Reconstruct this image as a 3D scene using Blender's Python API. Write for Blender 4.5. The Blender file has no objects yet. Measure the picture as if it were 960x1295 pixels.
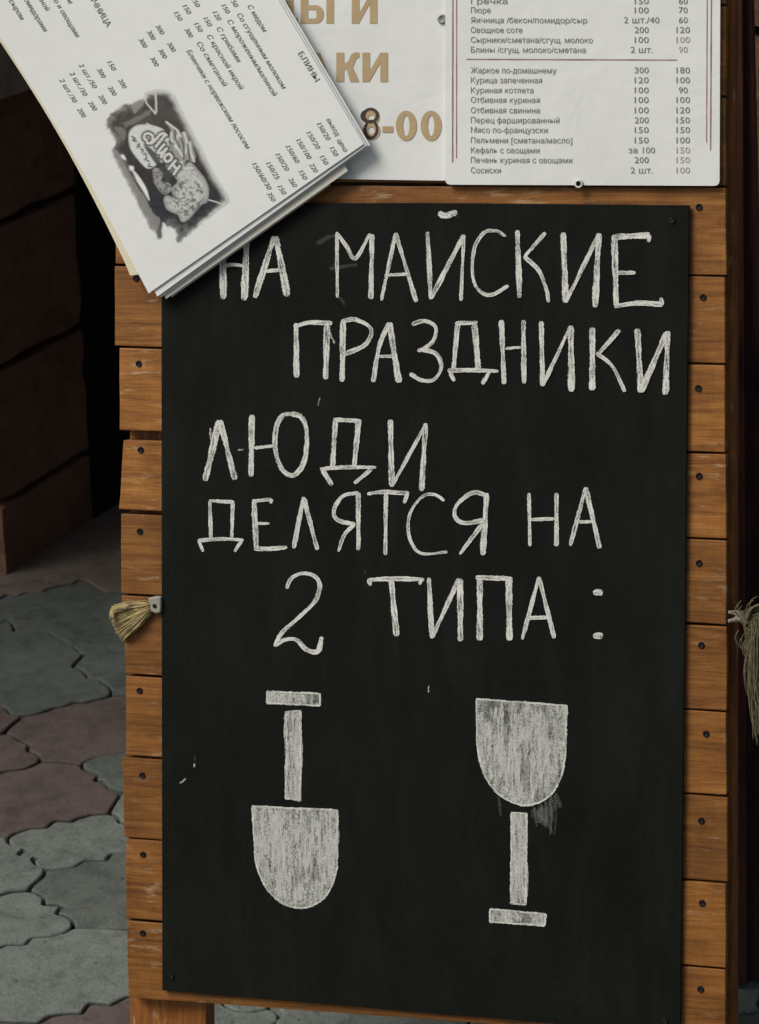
import bpy, bmesh, math, random
import numpy as np
from mathutils import Matrix, Vector
from mathutils.geometry import tessellate_polygon

random.seed(7)
rng = np.random.default_rng(11)
scene = bpy.context.scene
COL = scene.collection

# ------------------------------------------------------------------ camera, world, sun, exposure
FPX, PITCH, CAM_H = 3100.0, math.radians(24.0), 1.6
cam_data = bpy.data.cameras.new("camera")
cam = bpy.data.objects.new("camera", cam_data)
COL.objects.link(cam)
cam.location = (0, 0, CAM_H)
cam.rotation_euler = (math.radians(90) - PITCH, 0, 0)
cam_data.sensor_fit = 'VERTICAL'
cam_data.sensor_height = 24.0
cam_data.lens = 24.0 * FPX / 1295.0
cam_data.clip_start = 0.05
cam_data.clip_end = 1000
cam_data.dof.use_dof = True
cam_data.dof.focus_distance = 2.33
cam_data.dof.aperture_fstop = 9.0
scene.camera = cam

SUN_EL, SUN_AZ = math.radians(50), math.radians(250)   # azimuth clockwise from +Y: from the left, a little behind the camera
world = bpy.data.worlds.new("World")
scene.world = world
world.use_nodes = True
wn = world.node_tree.nodes
sky = wn.new('ShaderNodeTexSky')
sky.sky_type = 'NISHITA'
sky.sun_disc = False
sky.sun_elevation = SUN_EL
sky.sun_rotation = SUN_AZ
sky.air_density = 1.0
sky.dust_density = 4.0
sky.ozone_density = 0.6
warm = wn.new('ShaderNodeMix')          # thin warm overcast
warm.data_type = 'RGBA'
warm.blend_type = 'MULTIPLY'
warm.inputs[0].default_value = 1.0
warm.inputs[7].default_value = (1.04, 0.99, 0.90, 1)
world.node_tree.links.new(sky.outputs[0], warm.inputs[6])
world.node_tree.links.new(warm.outputs[2], wn['Background'].inputs[0])
wn['Background'].inputs[1].default_value = 0.075
sun_data = bpy.data.lights.new("sun", 'SUN')
sun_data.energy = 2.35
sun_data.angle = math.radians(30)
sun_data.color = (1.0, 0.975, 0.93)
sun = bpy.data.objects.new("sun", sun_data)
COL.objects.link(sun)
sd = Vector((math.sin(SUN_AZ) * math.cos(SUN_EL), math.cos(SUN_AZ) * math.cos(SUN_EL), math.sin(SUN_EL)))
sun.rotation_euler = sd.to_track_quat('Z', 'Y').to_euler()
sun.location = sd * 20
scene.view_settings.view_transform = 'Standard'
scene.view_settings.look = 'None'
scene.view_settings.gamma = 1.0
scene.view_settings.exposure = 0.0
scene.view_settings.use_curve_mapping = False

# ------------------------------------------------------------------ geometry of the place
CF = np.array([0, math.cos(PITCH), -math.sin(PITCH)])
CX = np.array([1.0, 0, 0])
CU = np.array([0, math.sin(PITCH), math.cos(PITCH)])
CC = np.array([0, 0, CAM_H])


def ray(px, py):
    return CF + CX * (px - 480) / FPX - CU * (py - 647.5) / FPX


def on_ground(px, py, z=0.0):
    d = ray(px, py)
    return CC + d * ((z - CAM_H) / d[2])


# the sign's leaning plane: measured position, lean 18 degrees, turned 16 degrees
RB = np.array([[0.964182389777674, 0.0049699013095666055, -0.26519355068247175],
               [-0.2530171968202172, 0.3172499202405617, -0.9139665126363146],
               [0.07959030943427094, 0.9483289451389371, 0.3071442567521415]])
S = 0.845
OB = CC + S * (np.array([0.04043754347454629, 2.465596867147925, 0.3766895604081131]) - CC)
OB = OB + RB @ np.array([0, -0.47, 0])            # origin near the foot of the sign
NB = RB[:, 2]
MB = Matrix([list(RB[i]) + [OB[i]] for i in range(3)] + [[0, 0, 0, 1]])


def b(px, py, z=0.0):
    """a measured point of the sign, z metres proud of the chalkboard face, in the sign's own axes"""
    d = ray(px, py)
    t = ((OB + NB * z - CC) @ NB) / (d @ NB)
    q = RB.T @ (CC + d * t - OB)
    return (q[0], q[1], z)


PX = 2.75 * S / FPX                                   # metres per photograph pixel on the sign


# ------------------------------------------------------------------ helpers
def link(o, parent=None):
    COL.objects.link(o)
    if parent is not None:
        o.parent = parent
    return o


def tag(o, label=None, cat=None, group=None, kind=None):
    if label: o['label'] = label
    if cat: o['category'] = cat
    if group: o['group'] = group
    if kind: o['kind'] = kind
    return o


def empty(name, mw):
    o = bpy.data.objects.new(name, None)
    o.empty_display_size = 0.05
    o.matrix_world = mw
    COL.objects.link(o)
    return o


def build(name, bm, mats, parent=None, mw=None, smooth=False):
    me = bpy.data.meshes.new(name)
    bm.normal_update()
    bm.to_mesh(me)
    bm.free()
    for m in (mats if isinstance(mats, (list, tuple)) else [mats]):
        me.materials.append(m)
    if smooth:
        me.polygons.foreach_set('use_smooth', [True] * len(me.polygons))
    o = bpy.data.objects.new(name, me)
    link(o, parent)
    if mw is not None:
        o.matrix_world = mw
    return o


def prism(bm, pts, z0, z1, mi=0):
    """closed outline of (x, y) between two heights"""
    area = sum(pts[i][0] * pts[(i + 1) % len(pts)][1] - pts[(i + 1) % len(pts)][0] * pts[i][1] for i in range(len(pts)))
    if area < 0:
        pts = pts[::-1]
    lo = [bm.verts.new((p[0], p[1], z0)) for p in pts]
    hi = [bm.verts.new((p[0], p[1], z1)) for p in pts]
    n = len(pts)
    fs = [bm.faces.new(hi), bm.faces.new(lo[::-1])]
    for i in range(n):
        fs.append(bm.faces.new((lo[i], lo[(i + 1) % n], hi[(i + 1) % n], hi[i])))
    for f in fs:
        f.material_index = mi
    return fs


def bevel_all(bm, w, seg=2, angle=0.5):
    bm.normal_update()
    es = [e for e in bm.edges if len(e.link_faces) == 2 and e.calc_face_angle(0) > angle]
    bmesh.ops.bevel(bm, geom=es, offset=w, segments=seg, profile=0.6, affect='EDGES', clamp_overlap=True)


def boxm(bm, c, d, M=None):
    m = Matrix.Translation(c) @ Matrix.Diagonal((d[0], d[1], d[2], 1))
    if M is not None:
        m = M @ m
    bmesh.ops.create_cube(bm, size=1.0, matrix=m)


def catmull(pts, step):
    p = [np.array(q, float) for q in pts]
    if len(p) == 2:
        n = max(2, int(np.linalg.norm(p[1] - p[0]) / step))
        return [p[0] + (p[1] - p[0]) * t for t in np.linspace(0, 1, n + 1)]
    p = [2 * p[0] - p[1]] + p + [2 * p[-1] - p[-2]]
    out = []
    for i in range(1, len(p) - 2):
        n = max(2, int(np.linalg.norm(p[i + 1] - p[i]) / step))
        for t in np.linspace(0, 1, n, endpoint=False):
            a, bb, c, d = p[i - 1], p[i], p[i + 1], p[i + 2]
            out.append(0.5 * (2 * bb + (c - a) * t + (2 * a - 5 * bb + 4 * c - d) * t * t + (3 * bb - a - 3 * c + d) * t ** 3))
    out.append(p[-2])
    return out


def tube(bm, pts, radii, n=6, mi=0):
    """smooth tube through 3-D points"""
    P = [Vector(q) for q in pts]
    if not isinstance(radii, (list, tuple)):
        radii = [radii] * len(P)
    rings = []
    up = Vector((0, 0, 1))
    for i, q in enumerate(P):
        t = (P[min(i + 1, len(P) - 1)] - P[max(i - 1, 0)]).normalized()
        s = t.cross(up)
        if s.length < 1e-3:
            s = t.cross(Vector((1, 0, 0)))
        s.normalize()
        w = t.cross(s).normalized()
        rings.append([bm.verts.new(q + (s * math.cos(a) + w * math.sin(a)) * radii[i])
                      for a in [2 * math.pi * k / n for k in range(n)]])
    for i in range(len(rings) - 1):
        for k in range(n):
            f = bm.faces.new((rings[i][k], rings[i][(k + 1) % n], rings[i + 1][(k + 1) % n], rings[i + 1][k]))
            f.smooth = True
            f.material_index = mi
    bm.faces.new(rings[0][::-1]).material_index = mi
    bm.faces.new(rings[-1]).material_index = mi


# ------------------------------------------------------------------ materials
def new_mat(name):
    m = bpy.data.materials.new(name)
    m.use_nodes = True
    nt = m.node_tree
    return m, nt, nt.nodes['Principled BSDF']


def nd(nt, typ, **kw):
    n = nt.nodes.new(typ)
    for k, v in kw.items():
        if isinstance(k, str) and k.startswith('i_'):
            n.inputs[k[2:].replace('_', ' ')].default_value = v
        else:
            setattr(n, k, v)
    return n


def coords(nt, scale=(1, 1, 1), rnd=0.0):
    tc = nd(nt, 'ShaderNodeTexCoord')
    mp = nd(nt, 'ShaderNodeMapping')
    mp.inputs['Scale'].default_value = scale
    nt.links.new(tc.outputs['Object'], mp.inputs['Vector'])
    if rnd:
        oi = nd(nt, 'ShaderNodeObjectInfo')
        mu = nd(nt, 'ShaderNodeMath', operation='MULTIPLY')
        mu.inputs[1].default_value = rnd
        nt.links.new(oi.outputs['Random'], mu.inputs[0])
        nt.links.new(mu.outputs[0], mp.inputs['Location'])
    return mp.outputs['Vector']


def noise(nt, vec, scale, detail=4, rough=0.55, dist=0.0):
    n = nd(nt, 'ShaderNodeTexNoise')
    n.inputs['Scale'].default_value = scale
    n.inputs['Detail'].default_value = detail
    n.inputs['Roughness'].default_value = rough
    n.inputs['Distortion'].default_value = dist
    nt.links.new(vec, n.inputs['Vector'])
    return n.outputs['Fac']


def ramp(nt, fac, stops):
    r = nd(nt, 'ShaderNodeValToRGB')
    el = r.color_ramp.elements
    while len(el) < len(stops):
        el.new(0.5)
    for e, (p, c) in zip(el, stops):
        e.position = p
        e.color = (c, c, c, 1) if isinstance(c, (int, float)) else (*c, 1)
    nt.links.new(fac, r.inputs['Fac'])
    return r.outputs['Color']


def mixc(nt, fac, a, c, mode='MIX'):
    m = nd(nt, 'ShaderNodeMix', data_type='RGBA', blend_type=mode)
    for sock, v in ((m.inputs[0], fac), (m.inputs[6], a), (m.inputs[7], c)):
        if hasattr(v, 'links'):
            nt.links.new(v, sock)
        elif isinstance(v, (int, float)):
            sock.default_value = v
        else:
            sock.default_value = (*v, 1)
    return m.outputs[2]


def bump(nt, bsdf, h, strength=0.4, dist=0.002):
    bp = nd(nt, 'ShaderNodeBump')
    bp.inputs['Strength'].default_value = strength
    bp.inputs['Distance'].default_value = dist
    nt.links.new(h, bp.inputs['Height'])
    nt.links.new(bp.outputs['Normal'], bsdf.inputs['Normal'])


def mathn(nt, op, a, c):
    m = nd(nt, 'ShaderNodeMath', operation=op)
    for s, v in ((m.inputs[0], a), (m.inputs[1], c)):
        if hasattr(v, 'links'):
            nt.links.new(v, s)
        else:
            s.default_value = v
    return m.outputs[0]


def wood_material(name, dark, mid, light, along='x', rough=0.5, worn=1.0):
    m, nt, bs = new_mat(name)
    sx, sy = (1.0, 14.0) if along == 'x' else (14.0, 1.0)
    v = coords(nt, (sx, sy, 14.0), 37.0)
    v2 = coords(nt, (1, 1, 1), 11.0)
    g1 = noise(nt, v, 4.0, 6, 0.62, 2.4)
    g2 = noise(nt, v, 22.0, 5, 0.7, 0.3)
    base = ramp(nt, g1, [(0.28, dark), (0.5, mid), (0.75, light)])
    fine = ramp(nt, g2, [(0.3, 0.55), (0.55, 1.0), (0.8, 1.15)])
    c = mixc(nt, 0.75, base, fine, 'MULTIPLY')
    # saw marks across the grain
    sv = coords(nt, (60.0, 3.0, 1.0) if along == 'x' else (3.0, 60.0, 1.0), 5.0)
    saw = noise(nt, sv, 9.0, 2, 0.5)
    c = mixc(nt, 0.16, c, ramp(nt, saw, [(0.3, 0.6), (0.7, 1.25)]), 'MULTIPLY')
    # blotches where the stain took unevenly, pale scuffs
    bl = noise(nt, v2, 14.0, 4, 0.6)
    c = mixc(nt, 0.85, c, ramp(nt, bl, [(0.3, (0.55, 0.50, 0.46)), (0.55, (1.0, 1.0, 1.0)), (0.75, (1.12, 1.1, 1.0))]), 'MULTIPLY')
    sc = noise(nt, coords(nt, (30, 130, 40) if along == 'x' else (130, 30, 40), 3.0), 1.0, 3, 0.7)
    sm = noise(nt, v2, 25.0, 2, 0.5)
    scuff = mathn(nt, 'MULTIPLY', ramp(nt, sc, [(0.56, 0.0), (0.68, 1.0)]), ramp(nt, sm, [(0.50, 0.0), (0.62, 0.65 * worn)]))
    c = mixc(nt, scuff, c, (0.55, 0.40, 0.24))
    oi = nd(nt, 'ShaderNodeObjectInfo')
    # dark knots and resin spots
    kn = nd(nt, 'ShaderNodeTexVoronoi')
    kn.inputs['Scale'].default_value = 9.0
    nt.links.new(coords(nt, (1.0, 1.9, 1.0) if along == 'x' else (1.9, 1.0, 1.0), 23.0), kn.inputs['Vector'])
    c = mixc(nt, ramp(nt, kn.outputs['Distance'], [(0.03, 0.75), (0.085, 0.0)]), c, (0.07, 0.022, 0.006))
    vv = nd(nt, 'ShaderNodeMapRange')
    vv.inputs['To Min'].default_value = 0.66
    vv.inputs['To Max'].default_value = 1.22
    nt.links.new(oi.outputs['Random'], vv.inputs['Value'])
    hs = nd(nt, 'ShaderNodeHueSaturation')
    nt.links.new(vv.outputs[0], hs.inputs['Value'])
    nt.links.new(c, hs.inputs['Color'])
    nt.links.new(hs.outputs[0], bs.inputs['Base Color'])
    bs.inputs['Roughness'].default_value = rough
    bs.inputs['Specular IOR Level'].default_value = 0.3
    h = mathn(nt, 'ADD', g2, mathn(nt, 'MULTIPLY', saw, 0.25))
    bump(nt, bs, h, 0.5, 0.0012)
    return m


M = {}
M['plank'] = wood_material('plank_wood', (0.20, 0.076, 0.0155), (0.345, 0.138, 0.0275), (0.48, 0.217, 0.052), 'x')
M['rail'] = wood_material('rail_wood', (0.16, 0.052, 0.010), (0.28, 0.098, 0.019), (0.40, 0.16, 0.035), 'y')
M['mahogany'] = wood_material('mahogany_wood', (0.028, 0.006, 0.004), (0.048, 0.011, 0.007), (0.07, 0.018, 0.012), 'y', 0.45, 0.0)
M['door'] = wood_material('shade_dark_door_wood', (0.006, 0.003, 0.002), (0.010, 0.006, 0.004), (0.015, 0.009, 0.006), 'y', 0.6, 0.0)  # near black: the deep shade of the doorway is in the colour

m, nt, bs = new_mat('chalkboard_paint')
v = coords(nt)
n1 = noise(nt, v, 6.0, 5, 0.6, 0.4)
n2 = noise(nt, v, 260.0, 3, 0.6)
n3 = noise(nt, coords(nt, (5, 1, 1)), 7.0, 4, 0.6, 0.8)
c = ramp(nt, n1, [(0.3, (0.0043, 0.0057, 0.0041)), (0.7, (0.0076, 0.0097, 0.0072))])
c = mixc(nt, ramp(nt, n3, [(0.45, 0.0), (0.85, 0.08)]), c, (0.07, 0.075, 0.066))
c = mixc(nt, 0.5, c, ramp(nt, n2, [(0.3, 0.6), (0.7, 1.4)]), 'MULTIPLY')
nt.links.new(c, bs.inputs['Base Color'])
bs.inputs['Roughness'].default_value = 0.62
bs.inputs['Specular IOR Level'].default_value = 0.10
bump(nt, bs, n2, 0.25, 0.0006)
M['board'] = m


def chalk_material(name, lo, hi, col, streak=None, scale=520.0, top=1.0):
    m, nt, bs = new_mat(name)
    v = coords(nt)
    g = noise(nt, v, scale, 3, 0.65)
    g2 = noise(nt, coords(nt, streak) if streak else v, 120.0 if not streak else 1.0, 4, 0.65, 0.6)
    wg = 0.45 if streak else 0.62
    f = mathn(nt, 'ADD', mathn(nt, 'MULTIPLY', g, wg), mathn(nt, 'MULTIPLY', g2, 1 - wg))
    a = ramp(nt, f, [(lo, 0.06), (hi, top)])
    if streak:
        pt = noise(nt, coords(nt, (30, 9, 20)), 1.0, 4, 0.6, 1.0)
        a = mathn(nt, 'MULTIPLY', a, ramp(nt, pt, [(0.32, 0.35), (0.48, 1.0)]))
    nt.links.new(a, bs.inputs['Alpha'])
    cc = mixc(nt, ramp(nt, g, [(0.35, 0.0), (0.7, 1.0)]), tuple(x * 0.75 for x in col), col)
    nt.links.new(cc, bs.inputs['Base Color'])
    bs.inputs['Roughness'].default_value = 0.95
    bs.inputs['Specular IOR Level'].default_value = 0.05
    bump(nt, bs, g, 0.4, 0.0006)
    return m


def stroke_material(name, col, lo, hi, top=1.0):
    m, nt, bs = new_mat(name)
    uv = nd(nt, 'ShaderNodeUVMap', uv_map='stroke')
    mp = nd(nt, 'ShaderNodeMapping')
    mp.inputs['Scale'].default_value = (0.055, 2.3, 1)
    nt.links.new(uv.outputs['UV'], mp.inputs['Vector'])
    streak = noise(nt, mp.outputs['Vector'], 1.0, 4, 0.62, 0.5)
    mp2 = nd(nt, 'ShaderNodeMapping')
    mp2.inputs['Scale'].default_value = (0.030, 0.0, 1)
    nt.links.new(uv.outputs['UV'], mp2.inputs['Vector'])
    press = noise(nt, mp2.outputs['Vector'], 1.0, 2, 0.5)
    grain = noise(nt, coords(nt), 620.0, 3, 0.65)
    sep = nd(nt, 'ShaderNodeSeparateXYZ')
    nt.links.new(uv.outputs['UV'], sep.inputs[0])
    e = mathn(nt, 'ABSOLUTE', sep.outputs[1], 0.0)
    edge = ramp(nt, e, [(0.0, 0.46), (0.55, 0.53), (0.78, 0.58), (1.0, 0.24)])
    f = mathn(nt, 'ADD', mathn(nt, 'MULTIPLY', streak, 0.34), mathn(nt, 'MULTIPLY', grain, 0.24))
    f = mathn(nt, 'ADD', f, mathn(nt, 'MULTIPLY', press, 0.22))
    f = mathn(nt, 'ADD', f, mathn(nt, 'MULTIPLY', edge, 0.34))
    nt.links.new(ramp(nt, f, [(lo, 0.0), (hi, top)]), bs.inputs['Alpha'])
    nt.links.new(mixc(nt, ramp(nt, streak, [(0.35, 0.0), (0.6, 1.0)]), tuple(x * 0.72 for x in col), col), bs.inputs['Base Color'])
    bs.inputs['Roughness'].default_value = 0.95
    bs.inputs['Specular IOR Level'].default_value = 0.05
    return m


M['chalk'] = stroke_material('chalk', (0.76, 0.775, 0.725), 0.475, 0.59)
M['chalk_fill'] = chalk_material('chalk_rubbed_fill', 0.34, 0.56, (0.60, 0.62, 0.575), (260, 48, 100), 600.0)
M['chalk_faint'] = chalk_material('chalk_faint', 0.30, 0.75, (0.40, 0.41, 0.38), top=0.17)


M['chalk_mark'] = stroke_material('chalk_light_mark', (0.74, 0.755, 0.71), 0.49, 0.62, 0.8)


def plain(name, col, rough=0.6, metal=0.0, spec=0.4, var=0.12, scale=60.0):
    m, nt, bs = new_mat(name)
    n = noise(nt, coords(nt), scale, 4, 0.6)
    c = ramp(nt, n, [(0.3, tuple(x * (1 - var) for x in col)), (0.7, tuple(min(1, x * (1 + var)) for x in col))])
    nt.links.new(c, bs.inputs['Base Color'])
    bs.inputs['Roughness'].default_value = rough
    bs.inputs['Metallic'].default_value = metal
    bs.inputs['Specular IOR Level'].default_value = spec
    return m


def paper(name, col, rough, wav=0.15, dirt=0.06):
    m, nt, bs = new_mat(name)
    v = coords(nt)
    n = noise(nt, v, 9.0, 4, 0.6, 0.5)
    n2 = noise(nt, v, 55.0, 4, 0.65)
    c = ramp(nt, n, [(0.3, tuple(x * (1 - dirt) for x in col)), (0.7, col)])
    c = mixc(nt, 0.25, c, ramp(nt, n2, [(0.3, 0.9), (0.6, 1.0)]), 'MULTIPLY')
    nt.links.new(c, bs.inputs['Base Color'])
    bs.inputs['Roughness'].default_value = rough
    bs.inputs['Specular IOR Level'].default_value = 0.45
    bump(nt, bs, n, wav, 0.006)
    return m


M['laminate'] = paper('laminated_sheet', (0.78, 0.81, 0.79), 0.28, 0.35)
M['page'] = paper('booklet_page', (0.785, 0.815, 0.80), 0.36, 0.12, 0.04)
M['page_edge'] = paper('booklet_under_page', (0.70, 0.68, 0.60), 0.5, 0.1)
M['cover'] = paper('booklet_cover', (0.74, 0.70, 0.52), 0.4, 0.1)
M['gold'] = plain('gold_print', (0.45, 0.335, 0.185), 0.45, var=0.08)
M['marker'] = plain('brown_marker', (0.05, 0.028, 0.022), 0.5, var=0.4, scale=300)
M['ink'] = plain('black_print', (0.20, 0.195, 0.185), 0.5, var=0.25, scale=200)
M['ink_pale'] = plain('glare_pale_print', (0.38, 0.37, 0.355), 0.5, var=0.25, scale=200)  # sun glare over some prices, put into a paler print colour
M['ink_book'] = plain('booklet_print', (0.10, 0.105, 0.095), 0.5, var=0.3, scale=200)
M['violet'] = plain('violet_rule_print', (0.30, 0.17, 0.22), 0.5, var=0.35, scale=40)
M['screw'] = plain('screw_steel', (0.012, 0.009, 0.008), 0.5, 0.6, var=0.5, scale=300)
M['screw_hole'] = plain('screw_socket', (0.006, 0.005, 0.005), 0.8)
M['zinc'] = plain('zinc_screw', (0.30, 0.31, 0.30), 0.35, 0.2, var=0.2, scale=300)
M['washer'] = plain('white_washer', (0.62, 0.63, 0.6), 0.5)
M['tab'] = plain('white_tab', (0.30, 0.285, 0.235), 0.8, var=0.25, scale=150)
M['straw'] = plain('straw_fibre', (0.36, 0.29, 0.135), 0.75, var=0.45, scale=120)
M['rope'] = plain('rope_fibre', (0.125, 0.11, 0.062), 0.85, var=0.4, scale=120)
M['knot'] = plain('pale_cord', (0.24, 0.235, 0.18), 0.85, var=0.3, scale=120)


def stone(name, a, c_, spots=0.35, bumpd=0.004):
    m, nt, bs = new_mat(name)
    v = coords(nt)
    n1 = noise(nt, v, 5.0, 5, 0.6, 0.3)
    n2 = noise(nt, v, 38.0, 6, 0.65)
    n3 = noise(nt, v, 260.0, 3, 0.6)
    c = ramp(nt, n1, [(0.3, a), (0.7, c_)])
    c = mixc(nt, spots, c, ramp(nt, n2, [(0.28, 0.45), (0.5, 1.0), (0.75, 1.25)]), 'MULTIPLY')
    c = mixc(nt, 0.45, c, ramp(nt, n3, [(0.3, 0.45), (0.6, 1.12)]), 'MULTIPLY')
    st = noise(nt, v, 13.0, 6, 0.7, 1.5)
    c = mixc(nt, 0.55, c, ramp(nt, st, [(0.32, 0.52), (0.5, 1.0), (0.70, 1.12)]), 'MULTIPLY')
    pit = noise(nt, v, 95.0, 2, 0.5)
    c = mixc(nt, ramp(nt, pit, [(0.26, 0.6), (0.33, 0.0)]), c, (0.03, 0.03, 0.027))
    nt.links.new(c, bs.inputs['Base Color'])
    bs.inputs['Roughness'].default_value = 0.85
    bs.inputs['Specular IOR Level'].default_value = 0.25
    bump(nt, bs, mathn(nt, 'ADD', n2, mathn(nt, 'MULTIPLY', n3, 0.35)), 0.5, bumpd)
    return m


M['paver_green'] = stone('grey_green_paver', (0.084, 0.101, 0.088), (0.124, 0.144, 0.128), 0.55, 0.003)
M['paver_violet'] = stone('brown_violet_paver', (0.096, 0.075, 0.071), (0.134, 0.106, 0.100), 0.55, 0.003)
M['paver_pale'] = stone('pale_grey_paver', (0.136, 0.160, 0.143), (0.18, 0.207, 0.185), 0.55, 0.003)
M['paver_brown'] = stone('brown_grey_paver', (0.125, 0.103, 0.085), (0.17, 0.142, 0.118), 0.55, 0.003)
M['sand'] = stone('joint_sand', (0.020, 0.018, 0.015), (0.036, 0.032, 0.027), 0.5, 0.004)
M['earth'] = stone('ground_concrete', (0.08, 0.085, 0.078), (0.12, 0.125, 0.115))
M['block'] = stone('brown_block', (0.15, 0.082, 0.050), (0.22, 0.124, 0.080), 0.45, 0.005)
M['upper'] = stone('lit_brown_block', (0.30, 0.235, 0.19), (0.38, 0.30, 0.25), 0.35, 0.003)  # paler than the lower blocks: light on the upper courses put into the colour
M['mortar'] = stone('dark_mortar', (0.012, 0.010, 0.008), (0.022, 0.018, 0.014))
M['overhead'] = plain('dark_shade_roof', (0.012, 0.009, 0.007), 0.8)

# ------------------------------------------------------------------ ground and paving
bm = bmesh.new()
g = 220.0
vs = [bm.verts.new(p) for p in ((-g, -g, -0.03), (g, -g, -0.03), (g, g, -0.03), (-g, g, -0.03))]
bm.faces.new(vs)
tag(build('ground', bm, M['earth']), kind='structure')
bm = bmesh.new()
vs = [bm.verts.new(p) for p in ((-4, -2, -0.017), (4, -2, -0.017), (4, 6, -0.017), (-4, 6, -0.017))]
bm.faces.new(vs)
tag(build('sand_bed', bm, M['sand']), kind='structure')


def inset_poly(pts, d):
    """shrink an outline by d (mitred, mitre length capped)"""
    n = len(pts)
    a = sum(pts[i][0] * pts[(i + 1) % n][1] - pts[(i + 1) % n][0] * pts[i][1] for i in range(n))
    if a < 0:
        pts = pts[::-1]
    out = []
    for i in range(n):
        p0, p1, p2 = np.array(pts[i - 1]), np.array(pts[i]), np.array(pts[(i + 1) % n])
        e1, e2 = p1 - p0, p2 - p1
        l1, l2 = np.linalg.norm(e1) + 1e-9, np.linalg.norm(e2) + 1e-9
        n1, n2 = np.array([-e1[1], e1[0]]) / l1, np.array([-e2[1], e2[0]]) / l2
        k = n1 + n2
        kl = max(k @ k, 1.2)
        q = p1 + k * (2 * d / kl) * 1.0
        out.append((q[0], q[1]))
    return out


def densify(pts, step):
    out = []
    n = len(pts)
    for i in range(n):
        p, q = np.array(pts[i]), np.array(pts[(i + 1) % n])
        k = max(1, int(np.linalg.norm(q - p) / step))
        for t in range(k):
            out.append(tuple(p + (q - p) * t / k))
    return out


def relax(pts, it=1):
    for _ in range(it):
        n = len(pts)
        pts = [tuple((np.array(pts[i - 1]) + 4 * np.array(pts[i]) + np.array(pts[(i + 1) % n])) / 6) for i in range(n)]
    return pts


def edge_dist(pp, poly):
    """distance of each point to the outline"""
    p = np.array(pp)[:, None, :]
    A = np.array(poly)
    ab = np.roll(A, -1, axis=0) - A
    t = np.clip(((p - A) * ab).sum(2) / ((ab * ab).sum(1) + 1e-12), 0, 1)
    return np.sqrt((((p - A - ab * t[..., None])) ** 2).sum(2)).min(1)


def paver(bm, pts, mi, z=0.0, gap=0.0020):
    pts = densify(pts, 0.012)
    pts = [(q[0] + rng.normal(0, 0.0005), q[1] + rng.normal(0, 0.0005)) for q in pts]
    pts = relax(densify(pts, 0.004), 1)
    o = inset_poly(pts, gap)
    o = [q for q, dd in zip(o, edge_dist(o, pts)) if dd > gap * 0.9]
    if sum(o[i - 1][0] * o[i][1] - o[i][0] * o[i - 1][1] for i in range(len(o))) < 0:
        o = o[::-1]
    rim = []
    for d in (0.0008, 0.0022):
        r_ = inset_poly(o, d)
        rim.append([q if dd > d * 0.85 else tuple(np.array(w) * 0.8 + np.array(q) * 0.2) for q, w, dd in zip(r_, o, edge_dist(r_, o))])
    i1, i2 = rim
    tilt = (rng.normal(0, 0.002), rng.normal(0, 0.002))
    c = np.mean(np.array(pts), axis=0)
    zo = z + rng.normal(0, 0.0007)

    def zz(p, d):
        return zo + d + (p[0] - c[0]) * tilt[0] + (p[1] - c[1]) * tilt[1]
    rings = []
    for ring, d in ((o, -0.02), (o, -0.0025), (i1, -0.0010), (i2, 0.0)):
        rings.append([bm.verts.new((p[0], p[1], zz(p, d))) for p in ring])
    n = len(o)
    for k in range(3):
        for j in range(n):
            f = bm.faces.new((rings[k][j], rings[k][(j + 1) % n], rings[k + 1][(j + 1) % n], rings[k + 1][j]))
            f.material_index = mi
            f.smooth = k > 0
    for tri in tessellate_polygon([[Vector((p[0], p[1], 0)) for p in i2]]):
        try:
            f = bm.faces.new([rings[3][t] for t in tri])
        except ValueError:
            continue
        f.normal_update()
        if f.normal.z < 0:
            f.normal_flip()
        f.material_index = mi


JA = [(-60, 766), (0, 757), (9, 751), (22, 752.6), (33, 749), (54, 748), (61, 744), (78, 739.6), (91, 737.7), (101, 732), (110, 735), (121, 742), (135, 749), (150, 748), (170, 752), (230, 750)]
JBl = [(-60, 795), (0, 788), (10, 783), (17, 792), (18, 798), (40, 801), (61, 798), (69, 805), (80, 810), (91, 816), (100, 824), (107, 827)]
JBr = [(107, 827), (119, 826), (154, 824), (230, 820)]
JC = [(107, 827), (98, 836), (91, 844), (100, 845), (107.5, 851), (111, 857), (119, 860), (125, 858), (128, 862), (137, 868), (141, 873), (140, 879)]
JD = [(140, 879), (137, 881), (119, 885), (108, 888), (93, 888), (82, 892), (65, 895.6), (63, 897), (45, 902), (29, 905)]
JDr = [(140, 879), (158, 879), (230, 876)]
JE = [(-60, 891), (0, 894), (8, 895), (9, 899), (15, 904), (29, 905)]
JF = [(29, 905), (24, 909.5), (18.5, 914), (11, 920.6), (4, 927)]
JG = [(-60, 934), (0, 929), (4, 927)]
JH = [(4, 927), (15, 929), (23, 935.5), (28, 938), (38, 941), (34, 949), (44.5, 952), (51, 957.7), (51, 962)]
JI = [(51, 962), (40, 968), (28, 972), (17, 973), (7, 974), (0, 977), (-60, 984)]
JK = [(51, 962), (75, 963), (102, 966)]
JL = [(102, 966), (109, 962), (120.5, 957), (144.6, 953.5), (158, 951), (230, 945)]
JM = [(102, 966), (104, 970), (107.5, 973.5), (117, 978), (126, 979.4), (119, 986.5), (130, 988), (137, 996), (152, 1002)]
JN = [(152, 1002), (230, 1005)]
JO = [(152, 1002), (152, 1007), (146, 1014), (138, 1027.5)]
JP = [(138, 1027.5), (148, 1031), (152, 1039), (230, 1046)]
JQ = [(138, 1027.5), (115, 1029), (96, 1034.7), (91, 1038), (78, 1037), (68.6, 1037.4), (59, 1045.4), (37, 1047), (18.5, 1053), (9, 1059)]
JR = [(-60, 1054), (0, 1057), (9, 1059)]
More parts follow.
